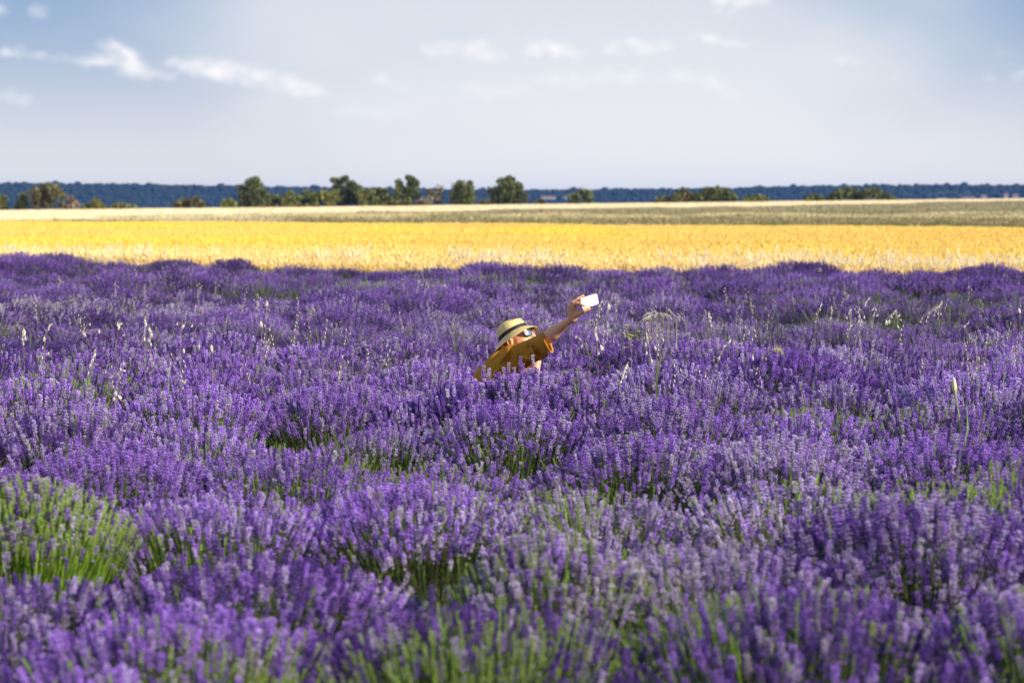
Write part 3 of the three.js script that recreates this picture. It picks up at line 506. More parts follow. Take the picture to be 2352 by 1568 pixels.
// ------------------------------------------------------------------ person
// a mesh of the surface f = 0 of a distance field inside a box, with the field's own normals
function surface(f, lo, hi, cell, mat) {
  const n = [0, 1, 2].map(i => Math.ceil((hi.getComponent(i) - lo.getComponent(i)) / cell) + 1), [nx, ny, nz] = n, F = new Float32Array(nx * ny * nz), P = (i, j, k) => i + nx * (j + ny * k), v = new V3();
  for (let k = 0; k < nz; k++) for (let j = 0; j < ny; j++) for (let i = 0; i < nx; i++) F[P(i, j, k)] = f(v.set(lo.x + i * cell, lo.y + j * cell, lo.z + k * cell));
  const id = new Int32Array(nx * ny * nz).fill(-1), pos = [], idx = [];
  for (let k = 0; k + 1 < nz; k++) for (let j = 0; j + 1 < ny; j++) for (let i = 0; i + 1 < nx; i++) {
    let m = 0, sx = 0, sy = 0, sz = 0, c = 0; const val = [];
    for (let q = 0; q < 8; q++) { const w = F[P(i + (q & 1), j + (q >> 1 & 1), k + (q >> 2))]; val.push(w); if (w < 0) m |= 1 << q; }
    if (m === 0 || m === 255) continue;
    for (let q = 0; q < 8; q++) for (const b of [1, 2, 4]) if (!(q & b) && (val[q] < 0) !== (val[q | b] < 0)) { const t = val[q] / (val[q] - val[q | b]); sx += (q & 1) + (b === 1 ? t : 0); sy += (q >> 1 & 1) + (b === 2 ? t : 0); sz += (q >> 2) + (b === 4 ? t : 0); c++; }
    id[P(i, j, k)] = pos.length / 3; pos.push(lo.x + (i + sx / c) * cell, lo.y + (j + sy / c) * cell, lo.z + (k + sz / c) * cell);
  }
  const quad = (a, b, c, d, flip) => { if (a < 0 || b < 0 || c < 0 || d < 0) return; flip ? idx.push(a, c, b, a, d, c) : idx.push(a, b, c, a, c, d); };
  for (let k = 1; k + 1 < nz; k++) for (let j = 1; j + 1 < ny; j++) for (let i = 1; i + 1 < nx; i++) {
    const s = F[P(i, j, k)] < 0;
    if (s !== F[P(i + 1, j, k)] < 0) quad(id[P(i, j - 1, k - 1)], id[P(i, j, k - 1)], id[P(i, j, k)], id[P(i, j - 1, k)], !s);
    if (s !== F[P(i, j + 1, k)] < 0) quad(id[P(i - 1, j, k - 1)], id[P(i - 1, j, k)], id[P(i, j, k)], id[P(i, j, k - 1)], !s);
    if (s !== F[P(i, j, k + 1)] < 0) quad(id[P(i - 1, j - 1, k)], id[P(i, j - 1, k)], id[P(i, j, k)], id[P(i - 1, j, k)], !s);
  }
  const g = new THREE.BufferGeometry(); g.setAttribute('position', new THREE.Float32BufferAttribute(pos, 3)); g.setIndex(idx); g.computeVertexNormals();
  return g;
}
const smin = (a, b, k) => { const h = Math.max(k - Math.abs(a - b), 0) / k; return Math.min(a, b) - h * h * k / 4; }, smax = (a, b, k) => -smin(-a, -b, k);
function cap(p, a, b, ra, rb) {
  const dx = b.x - a.x, dy = b.y - a.y, dz = b.z - a.z, px = p.x - a.x, py = p.y - a.y, pz = p.z - a.z, t = clamp((px * dx + py * dy + pz * dz) / (dx * dx + dy * dy + dz * dz));
  return Math.hypot(px - dx * t, py - dy * t, pz - dz * t) - lerp(ra, rb, t);
}
const ell = (x, y, z, a, b, c) => (Math.hypot(x / a, y / b, z / c) - 1) * Math.min(a, b, c);
{
  const B = PERSON.clone(), CP = 0.21259 * 0.91875;
  // the point of the close-up grid (cx, cy), dz metres nearer to the camera than her spine, relative to her base
  const q = (cx, cy, dz = 0) => at(1100 * 0.91875 + cx * CP, 680 * 0.91875 + cy * CP, RANGE - dz).sub(B);
  const who = base('person', B);
  tag(who, 'crouching person in a straw hat and mustard shirt raising one arm with a phone', 'person');
  const frame = (F, U) => { F = F.clone().normalize(); U = U.clone().addScaledVector(F, -U.dot(F)).normalize(); return { F, U, R: new V3().crossVectors(F, U) }; };
  const skin = MAT(0.74, 0.38, 0.19, 0.5), cloth = MAT(0.46, 0.20, 0.006, 0.9), black = MAT(0.012, 0.011, 0.014, 0.7);
  // --- joints
  const yaw = 0.5, HF = frame(new V3(0.91 * Math.cos(yaw), 0.43, 0.91 * Math.sin(yaw)), new V3(-0.44, 0.86, -0.25)), HC = q(908, 787, 0);
  const fr = frame(new V3(0.591, 0.527, 0.61), new V3(-0.472, 0.84, -0.268)), HO = q(866, 730, -0.015), inHat = p => { const x = p.x - HO.x, y = p.y - HO.y, z = p.z - HO.z; return x * fr.U.x + y * fr.U.y + z * fr.U.z + 0.75 * Math.max(0, Math.hypot((x * fr.F.x + y * fr.F.y + z * fr.F.z) / 0.088, (x * fr.R.x + y * fr.R.y + z * fr.R.z) / 0.079) - 1) * 0.085; };
  const neckTop = HC.clone().addScaledVector(HF.F, -0.03).addScaledVector(HF.U, -0.07), neck = q(830, 945, 0.0);
  const shR = q(985, 935, 0.13), elR = q(1240, 785, 0.27), wrR = q(1552, 548, 0.42), foreR = elR.clone().lerp(wrR, 0.28), shL = q(960, 985, -0.17), elL = q(1128, 1058, -0.11), wrL = q(1118, 1420, -0.02);
  const hip = q(540, 1520, 0.0), waist = q(600, 1250, 0.0), chest = q(790, 1090, 0.0);
  const handL = q(1130, 1500, 0.03);
  const kneeR = q(1000, 1360, 0.10), kneeL = q(1060, 1380, -0.14), ankR = q(700, 2000, 0.22).setY(0.09), ankL = q(760, 2000, -0.14).setY(0.09);
  // --- hand
  const hand = (() => {
    const pal = [[q(1556, 520, 0.425), q(1533, 405, 0.447), 0.021, 0.0165], [q(1566, 525, 0.425), q(1565, 402, 0.455), 0.021, 0.016], [q(1572, 520, 0.425), q(1580, 410, 0.447), 0.019, 0.0125]];
    const idx = [q(1532, 398, 0.452), q(1566, 352, 0.47), q(1622, 312, 0.475), q(1685, 277, 0.472)], mid = [q(1562, 392, 0.462), q(1612, 366, 0.497), q(1660, 374, 0.512), q(1700, 396, 0.508)];
    const rin = [q(1578, 392, 0.45), q(1622, 358, 0.45), q(1664, 348, 0.465), q(1700, 345, 0.468)], lit = [q(1585, 400, 0.44), q(1622, 368, 0.432), q(1660, 362, 0.44), q(1688, 360, 0.452)];
    const th = [q(1582, 520, 0.43), q(1640, 490, 0.465), q(1696, 452, 0.492), q(1756, 431, 0.49)], thumbA = q(1572, 522, 0.43), thumbB = q(1622, 492, 0.455), heel = q(1565, 500, 0.427);
    const chains = [[idx, 0.0098, 0.0074], [mid, 0.0102, 0.0076], [rin, 0.0095, 0.007], [lit, 0.0082, 0.0062], [th, 0.0145, 0.0088]];
    return p => {
      let d = 1; for (const [a, b, r0, r1] of pal) d = smin(d, cap(p, a, b, r0, r1), 0.02);
      d = smin(d, cap(p, thumbA, thumbB, 0.02, 0.0135), 0.012);
      for (const [c, r0, r1] of chains) { let f = 1; for (let i = 0; i < 3; i++) f = smin(f, cap(p, c[i], c[i + 1], lerp(r0, r1, i / 3), lerp(r0, r1, (i + 1) / 3)), 0.003); d = smin(d, f, 0.006); }
      return smin(d, cap(p, wrR, heel, 0.0215, 0.022), 0.02);
    };
  })();
  const headField = p => {
    const x = p.x - HC.x, y = p.y - HC.y, z = p.z - HC.z, f = x * HF.F.x + y * HF.F.y + z * HF.F.z, u = x * HF.U.x + y * HF.U.y + z * HF.U.z, r = x * HF.R.x + y * HF.R.y + z * HF.R.z, ar = Math.abs(r), L = { x: f, y: u, z: ar };
    let d = smin(ell(f + 0.008, u - 0.028, r, 0.1, 0.098, 0.077), ell(f - 0.03, u + 0.052, r, 0.066, 0.074, 0.057), 0.04);
    d = smin(d, cap(L, { x: 0.086, y: 0.012, z: 0.0 }, { x: 0.107, y: -0.03, z: 0 }, 0.008, 0.012), 0.016);            // nose
    d = smin(d, cap(L, { x: 0.08, y: 0.024, z: 0.012 }, { x: 0.072, y: 0.022, z: 0.045 }, 0.01, 0.008), 0.014);         // brow
    d = smax(d, -(Math.hypot(f - 0.098, u - 0.002, ar - 0.033) - 0.016), 0.012);                                        // eye socket
    d = Math.min(d, Math.hypot(f - 0.078, u - 0.002, ar - 0.032) - 0.0125);                                              // eyeball
    d = smin(d, cap(L, { x: 0.09, y: -0.062, z: 0 }, { x: 0.078, y: -0.061, z: 0.022 }, 0.0075, 0.004), 0.006);         // lips
    d = smin(d, cap(L, { x: 0.088, y: -0.074, z: 0 }, { x: 0.078, y: -0.072, z: 0.02 }, 0.008, 0.004), 0.006);
    d = smin(d, cap(L, { x: 0.07, y: -0.11, z: 0 }, { x: 0.076, y: -0.104, z: 0.012 }, 0.016, 0.012), 0.02);            // chin
    d = smin(d, cap(L, { x: 0.055, y: -0.035, z: 0.048 }, { x: 0.03, y: -0.03, z: 0.06 }, 0.014, 0.012), 0.025);        // cheek
    const ear = Math.max(ell(f + 0.012, u + 0.012, ar - 0.081, 0.019, 0.033, 0.012), -ell(f + 0.008, u + 0.01, ar - 0.091, 0.010, 0.02, 0.008));
    return Math.max(smin(d, ear, 0.008), inHat(p) + 0.006);
  };
  const bodyCore = p => {
    let d = smin(cap(p, neckTop, neck, 0.054, 0.06), cap(p, neck, chest, 0.045, 0.05), 0.03);
    d = smin(d, cap(p, chest, waist, 0.05, 0.05), 0.03); d = smin(d, cap(p, waist, hip, 0.05, 0.09), 0.03);
    d = smin(d, smin(cap(p, chest, shR, 0.05, 0.036), cap(p, chest, shL, 0.05, 0.036), 0.03), 0.03);
    d = smin(d, cap(p, shR, elR, 0.036, 0.035), 0.03); d = smin(d, smin(cap(p, elR, foreR, 0.035, 0.036), cap(p, foreR, wrR, 0.036, 0.0205), 0.02), 0.02);
    d = smin(d, cap(p, shL, elL, 0.034, 0.027), 0.03); d = smin(d, cap(p, elL, wrL, 0.027, 0.02), 0.02);
    d = smin(d, cap(p, wrL, handL, 0.02, 0.028), 0.02);
    for (const [k, a, s] of [[kneeR, ankR, 1], [kneeL, ankL, -1]]) { d = smin(d, cap(p, hip, k, 0.09, 0.062), 0.05); d = smin(d, cap(p, k, a, 0.058, 0.036), 0.03); d = smin(d, cap(p, a, a.clone().add(new V3(0.17, -0.045, 0.03 * s)), 0.04, 0.032), 0.03); }
    return d;
  };
  const box = (pts, m) => { const b = new THREE.Box3().setFromPoints(pts); return [b.min.subScalar(m), b.max.addScalar(m)]; };
  const wristN = wrR.clone().sub(elR).normalize(), wristO = wrR.dot(wristN), neckN = HF.U, cutH = HC.clone().addScaledVector(HF.U, -0.118).dot(neckN);
  // the three grids overlap by a few millimetres inside the skin, so that the body reads as one surface
  const body = mergeGeometries([
    surface(p => smax(bodyCore(p), p.dot(wristN) - wristO - 0.006, 0.004), ...box([neckTop, shR, elR, wrR, shL, elL, wrL, hip, kneeR, kneeL, ankR, ankL, ankR.clone().setX(ankR.x + 0.2)], 0.16), 0.010),
    surface(p => smin(headField(p), cap(p, neckTop, neck, 0.0545, 0.0605), 0.03), HC.clone().subScalar(0.17), HC.clone().addScalar(0.17), 0.0034),
    surface(hand, ...box([wrR, q(1690, 280, 0.5), q(1750, 440, 0.4)], 0.035), 0.0028),
  ]);
  part('body', body, skin, who);
  // --- shirt: loose, wide sleeves, open at the cuffs, neck and hem
  const cuffA = q(1180, 860, 0.25), cuffN = new V3(0.88, 0.43, 0.2).normalize(), cuffO = q(1262, 822, 0.30).dot(cuffN);
  const cuffAL = q(1120, 1070, -0.15), hemN = hip.clone().sub(waist).normalize(), hemO = q(415, 1400, 0).dot(hemN);
  const W = new V3(), creases = [[1035, 850, 1062, 950, 0.014, 0.011], [1062, 950, 1120, 985, 0.010, 0.009], [1090, 860, 1105, 900, 0.010, 0.010], [1112, 900, 1190, 1000, 0.017, 0.014], [1075, 900, 1160, 1030, -0.012, 0.011], [985, 880, 1010, 1010, 0.010, 0.014], [930, 920, 930, 1090, 0.009, 0.014], [800, 930, 640, 1130, -0.009, 0.016], [860, 920, 780, 1150, 0.009, 0.016], [740, 940, 570, 1110, 0.008, 0.014], [700, 1120, 640, 1240, -0.008, 0.012], [1000, 1010, 1090, 1060, -0.010, 0.012]].map(([a, b, c, d, amp, w]) => [q(a, b, 0.2), q(c, d, 0.2), amp * 1.8, w]);
  const bones = [];
  for (const z of [-0.055, 0.05]) bones.push([q(800, 1010, z), q(720, 1095, z), 0.058, 0.066, 0.05], [q(720, 1095, z), q(560, 1280, z), 0.066, 0.075, 0.05], [q(560, 1280, z), q(450, 1480, z), 0.075, 0.095, 0.05], [q(800, 1060, z), q(700, 1330, z), 0.07, 0.10, 0.05]);
  bones.push(...[[850, 1025, 0.05, 985, 950, 0.14, 0.052, 0.050, 0.06], [985, 945, 0.14, 1310, 772, 0.30, 0.050, 0.056, 0.04], [960, 1010, 0.12, 1300, 868, 0.29, 0.055, 0.042, 0.05], [900, 1010, -0.06, 1020, 1020, -0.17, 0.055, 0.055, 0.05], [880, 1030, 0.06, 930, 1070, 0.09, 0.06, 0.05, 0.06]].map(([a, b, c, d, e, f, ra, rb, k]) => [q(a, b, c), q(d, e, f), ra, rb, k]));
  const mouth = [[1130, 868, 0.22, 1320, 766, 0.315, 0.034, 0.045], [1150, 920, 0.22, 1320, 858, 0.305, 0.030, 0.032]].map(([a, b, c, d, e, f, ra, rb]) => [q(a, b, c), q(d, e, f), ra, rb]);
  const shirtOuter = p => {
    let d = 1; for (const [a, b, ra, rb, k] of bones) d = smin(d, cap(p, a, b, ra, rb), k);
    if (d > -0.03 && d < 0.05 && p.z > -0.02) for (const [a, b, amp, w] of creases) { const t = clamp(((p.x - a.x) * (b.x - a.x) + (p.y - a.y) * (b.y - a.y)) / ((b.x - a.x) ** 2 + (b.y - a.y) ** 2)), dx = p.x - lerp(a.x, b.x, t), dy = p.y - lerp(a.y, b.y, t); d += amp * Math.sin(Math.PI * (0.15 + 0.85 * t)) * Math.exp(-(dx * dx + dy * dy) / (w * w)); }
    const fx = p.x * 31 + p.y * 22 + p.z * 12, fy = p.x * 14 - p.y * 40 + p.z * 26;
    return d + 0.0022 * Math.sin(fx + 1.6 * Math.sin(fy * 0.5)) + 0.0014 * Math.sin(fy * 1.3 + 2 * Math.sin(fx * 0.6));
  };
  const shirt = surface(p => {
    let d = shirtOuter(p);
    d = smax(d, p.dot(cuffN) - cuffO, 0.003); d = smax(d, p.dot(hemN) - hemO, 0.003);
    // hollow sleeve mouth
    d = smax(d, -Math.max(Math.min(cap(p, ...mouth[0]), cap(p, ...mouth[1])), -(p.dot(cuffN) - cuffO + 0.045)), 0.004);
    d = Math.max(d, -cap(p, neck, neckTop, 0.062, 0.09));
    return d;
  }, ...box([q(380, 1460, -0.15), q(1340, 700, 0.38), q(420, 1500, 0.15), q(1200, 1200, -0.25)], 0.06), 0.004);
  part('shirt', shirt, cloth, who);
  // --- dark trousers and shoes
  const seat = q(600, 1420, 0);
  const trousers = surface(p => {
    let d = cap(p, seat, hip, 0.10, 0.12);
    for (const [k, a] of [[kneeR, ankR], [kneeL, ankL]]) { d = smin(d, cap(p, hip, k, 0.102, 0.074), 0.05); d = smin(d, cap(p, k, a.clone().lerp(k, 0.12), 0.07, 0.047), 0.03); }
    return d;
  }, ...box([hip, kneeR, kneeL, ankR, ankL], 0.17), 0.011);
  part('trousers', trousers, black, who);
  for (const [a, s] of [[ankR, 1], [ankL, -1]]) {
    const toe = a.clone().add(new V3(0.19, -0.05, 0.03 * s)), heel = a.clone().add(new V3(-0.03, -0.045, 0));
    part('shoe', surface(p => smax(smin(cap(p, heel, toe, 0.047, 0.04), cap(p, heel, a, 0.046, 0.044), 0.03), -p.y + 0.005, 0.01), ...box([heel, toe, a], 0.06), 0.007), MAT(0.5, 0.47, 0.42, 0.7), who);
  }
  // --- dark hair, gathered at the back under the hat
  const hair = surface(p => {
    const x = p.x - HC.x, y = p.y - HC.y, z = p.z - HC.z, f = x * HF.F.x + y * HF.F.y + z * HF.F.z, u = x * HF.U.x + y * HF.U.y + z * HF.U.z, r = x * HF.R.x + y * HF.R.y + z * HF.R.z, ar = Math.abs(r);
    let d = ell(f + 0.012, u - 0.026, r, 0.107, 0.104, 0.084) + 0.0012 * Math.sin(u * 420 + f * 300) ;
    d = Math.max(d, (f - lerp(-0.022, 0.084, smooth(0.0, 0.028, u))) * 0.6);
    d = Math.max(d, -Math.max(ell(f + 0.01, u + 0.012, ar - 0.08, 0.024, 0.038, 0.03), -0.2));
    return Math.max(Math.min(d, ell(f + 0.105, u + 0.025, r, 0.038, 0.042, 0.045) + 0.001 * Math.sin(u * 500)), inHat(p) + 0.004);
  }, HC.clone().subScalar(0.19), HC.clone().addScalar(0.19), 0.0045);
  part('hair', hair, MAT(0.014, 0.010, 0.009, 0.45), who);
  // --- straw hat
    const toHat = (f, u, r) => HO.clone().addScaledVector(fr.F, f).addScaledVector(fr.U, u).addScaledVector(fr.R, r);
  function hatSurface(rows, closeTop) {                              // rows of [radius factor, height or function, extra outward]
    const N = 72, pos = [], uv = [], idx = [];
    rows.forEach((row, j) => { for (let i = 0; i <= N; i++) { const a = i / N * 2 * Math.PI, [f, u, r] = row(a); const w = toHat(f, u, r); pos.push(w.x, w.y, w.z); uv.push(i / N * 0.6, j * 0.012); } });
    for (let j = 0; j + 1 < rows.length; j++) for (let i = 0; i < N; i++) { const a = j * (N + 1) + i, b = a + 1, c = a + N + 1, d = c + 1; idx.push(a, c, b, b, c, d); }
    const g = new THREE.BufferGeometry(); g.setAttribute('position', new THREE.Float32BufferAttribute(pos, 3)); g.setAttribute('uv', new THREE.Float32BufferAttribute(uv, 2)); g.setIndex(idx); g.computeVertexNormals(); return g;
  }
  const crownAt = (k, u, push = 0) => a => { const ca = Math.cos(a), sa = Math.sin(a), rf = 0.0923 * k + push, rr = 0.083 * k + push; return [rf * ca, u, rr * sa]; };
  const topAt = (k, u) => a => { const ca = Math.cos(a), sa = Math.sin(a), f = 0.0923 * k * ca, r = 0.083 * k * sa; return [f, u - 0.010 * Math.exp(-((r / 0.022) ** 2)) * smooth(-0.07, 0.05, f) + 0.01 * (-f / 0.08) * 0 - 0.006 * smooth(0.0, 0.08, f), r]; };
  const brimAt = t => a => { const ca = Math.cos(a), sa = Math.sin(a), w = 0.0545, out = w * t, drop = (0.046 * sa * sa + (ca > 0 ? 0.034 : 0.019) * ca * ca) * (t ** 1.1); return [(0.0923 + out) * ca, -drop + 0.0012 * Math.sin(5 * a + 1) * t, (0.083 + out) * sa]; };
  const brimUnder = t => a => { const p = brimAt(t)(a); p[1] -= 0.0035; return p; };
  const straw = (() => {
    const S = 256, px = new Uint8Array(S * S * 4), bp = new Uint8Array(S * S * 4), R = rngOf(8);
    for (let y = 0; y < S; y++) for (let x = 0; x < S; x++) { const w = ((x >> 2) + (y >> 2)) & 1, n = R(), m = fbm(x / 40, y / 9, 3, 3), v = 0.88 + 0.08 * w + 0.22 * (n - 0.5) + 0.25 * (m - 0.5), o = (y * S + x) * 4; px.set([clamp(262 * v, 0, 255), clamp(226 * v, 0, 255), clamp(148 * v, 0, 255), 255], o); const b = 110 + 90 * w + 50 * n; bp.set([b, b, b, 255], o); }
    const make = (d, c) => { const t = new THREE.DataTexture(d, S, S); t.wrapS = t.wrapT = THREE.RepeatWrapping; t.magFilter = THREE.LinearFilter; if (c) t.colorSpace = THREE.SRGBColorSpace; t.repeat.set(5, 5); t.needsUpdate = true; return t; };
    return new THREE.MeshStandardMaterial({ map: make(px, true), bumpMap: make(bp), bumpScale: 0.001, roughness: 0.75, side: THREE.DoubleSide });
  })();
  const rows = []; for (let i = 8; i >= 0; i--) rows.push(brimUnder(i / 8)); for (let i = 0; i <= 8; i++) rows.push(brimAt(i / 8));
  const brimRows = [brimUnder(0), ...[1, 2, 3, 4, 5, 6, 7, 8].map(i => brimUnder(i / 8)), ...[8, 7, 6, 5, 4, 3, 2, 1, 0].map(i => brimAt(i / 8))];
  const crownRows = [crownAt(1.0, -0.002), crownAt(0.995, 0.012), crownAt(0.985, 0.03), crownAt(0.955, 0.045), crownAt(0.90, 0.058), topAt(0.82, 0.068), topAt(0.70, 0.076), topAt(0.52, 0.082), topAt(0.28, 0.085), topAt(0.01, 0.0855)];
  const hat = part('straw_hat', mergeGeometries([hatSurface(crownRows), hatSurface(brimRows)]), straw, who);
  hat.userData.label = 'natural straw trilby with a turned down brim';
  part('hat_band', hatSurface([crownAt(1.0, 0.0005, 0.001), crownAt(1.0, 0.001, 0.0034), crownAt(0.99, 0.021, 0.0034), crownAt(0.99, 0.0215, 0.0005)]), MAT(0.008, 0.008, 0.011, 0.6), hat);
  // --- sunglasses
  const hd = (f, u, r) => HC.clone().addScaledVector(HF.F, f).addScaledVector(HF.U, u).addScaledVector(HF.R, r), glasses = new THREE.Group(); glasses.name = 'sunglasses'; who.add(glasses);
  const lensOut = (s, k, n = 40) => { const o = []; for (let i = 0; i < n; i++) { const a = i / n * 2 * Math.PI, x = Math.cos(a), y = Math.sin(a), up = y > 0 ? 0.021 : 0.024, flare = 0.010 * Math.max(0, x) * Math.max(0, y + 0.3); const r = 0.034 + 0.027 * x * k, u = 0.002 + up * y * k + flare * 1.2; o.push([0.104 - 0.33 * Math.max(0, r - 0.02) - 3.2 * Math.max(0, r - 0.03) ** 2, u, s * (r + flare)]); } return o; };
  const frameMat = MAT(0.008, 0.008, 0.009, 0.3), lensMat = new THREE.MeshStandardMaterial({ color: new THREE.Color().setRGB(0.55, 0.68, 0.82), metalness: 0.9, roughness: 0.12 });
  for (const s of [1, -1]) {
    const o = lensOut(s, 1).map(p => hd(...p)), curve = new THREE.CatmullRomCurve3(o, true);
    part('frame', new THREE.TubeGeometry(curve, 60, 0.0031, 8, true), frameMat, glasses);
    const sp = new Soup(), i0 = lensOut(s, 0.97).map(p => hd(...p)), c = hd(0.102, 0.003, s * 0.035), mid = lensOut(s, 0.5).map(([a, b, r]) => hd(a + 0.0035, b, r)), K = [1, 1, 1];
    for (let i = 0; i < i0.length; i++) { const j = (i + 1) % i0.length; sp.quad(i0[i], i0[j], mid[j], mid[i], K); sp.tri(mid[i], mid[j], c.clone().addScaledVector(HF.F, 0.003), K); }
    let lg = sp.build(); lg.deleteAttribute('normal'); lg = mergeVertices(lg); lg.computeVertexNormals(); const lm = lensMat; lm.side = THREE.DoubleSide; part('lens', lg, lm, glasses);
    const tm = new THREE.CatmullRomCurve3([hd(0.090, 0.016, s * 0.062), hd(0.075, 0.016, s * 0.074), hd(0.03, 0.016, s * 0.083), hd(-0.012, 0.014, s * 0.084), hd(-0.03, 0.0, s * 0.082)]);
    part('temple', new THREE.TubeGeometry(tm, 24, 0.0036, 8), frameMat, glasses);
  }
  part('bridge', new THREE.TubeGeometry(new THREE.CatmullRomCurve3([hd(0.104, 0.008, 0.009), hd(0.110, 0.011, 0), hd(0.104, 0.008, -0.009)]), 12, 0.003, 8), frameMat, glasses);
  // --- the phone in her hand
  const ph = base('smartphone', q(1758, 342, 0.462).add(B)); tag(ph, 'white smartphone held up in the raised hand, its back to the viewer', 'phone');
  const roll = 0.225, yw = 0.62, X = new V3(Math.cos(yw) * Math.cos(roll), Math.sin(roll), -Math.sin(yw) * Math.cos(roll)).normalize(), N = new V3(Math.sin(yw), 0, Math.cos(yw)), Y = new V3().crossVectors(N, X).normalize(); N.crossVectors(X, Y);
  ph.quaternion.setFromRotationMatrix(new THREE.Matrix4().makeBasis(X, Y, N));
  const pw = 0.116, phh = 0.057, rr = 0.009, shp = new THREE.Shape();
  shp.moveTo(-pw / 2 + rr, -phh / 2); shp.lineTo(pw / 2 - rr, -phh / 2); shp.quadraticCurveTo(pw / 2, -phh / 2, pw / 2, -phh / 2 + rr); shp.lineTo(pw / 2, phh / 2 - rr); shp.quadraticCurveTo(pw / 2, phh / 2, pw / 2 - rr, phh / 2); shp.lineTo(-pw / 2 + rr, phh / 2); shp.quadraticCurveTo(-pw / 2, phh / 2, -pw / 2, phh / 2 - rr); shp.lineTo(-pw / 2, -phh / 2 + rr); shp.quadraticCurveTo(-pw / 2, -phh / 2, -pw / 2 + rr, -phh / 2);
  const pg = new THREE.ExtrudeGeometry(shp, { depth: 0.004, bevelEnabled: true, bevelSize: 0.0015, bevelThickness: 0.0018, bevelSegments: 3, curveSegments: 8 }); pg.translate(0, 0, -0.002);
  part('phone_case', pg, MAT(0.88, 0.87, 0.86, 0.35), ph);
  const cl = part('camera_lens', new THREE.CylinderGeometry(0.0032, 0.0032, 0.0016, 20).rotateX(Math.PI / 2), MAT(0.015, 0.015, 0.02, 0.2), ph); cl.position.set(pw / 2 - 0.008, phh / 2 - 0.008, 0.0044);
  const sc = part('screen', new RoundedBoxGeometry(pw - 0.012, phh - 0.008, 0.001, 2, 0.0004), MAT(0.01, 0.01, 0.012, 0.1), ph); sc.position.z = -0.0042;
}

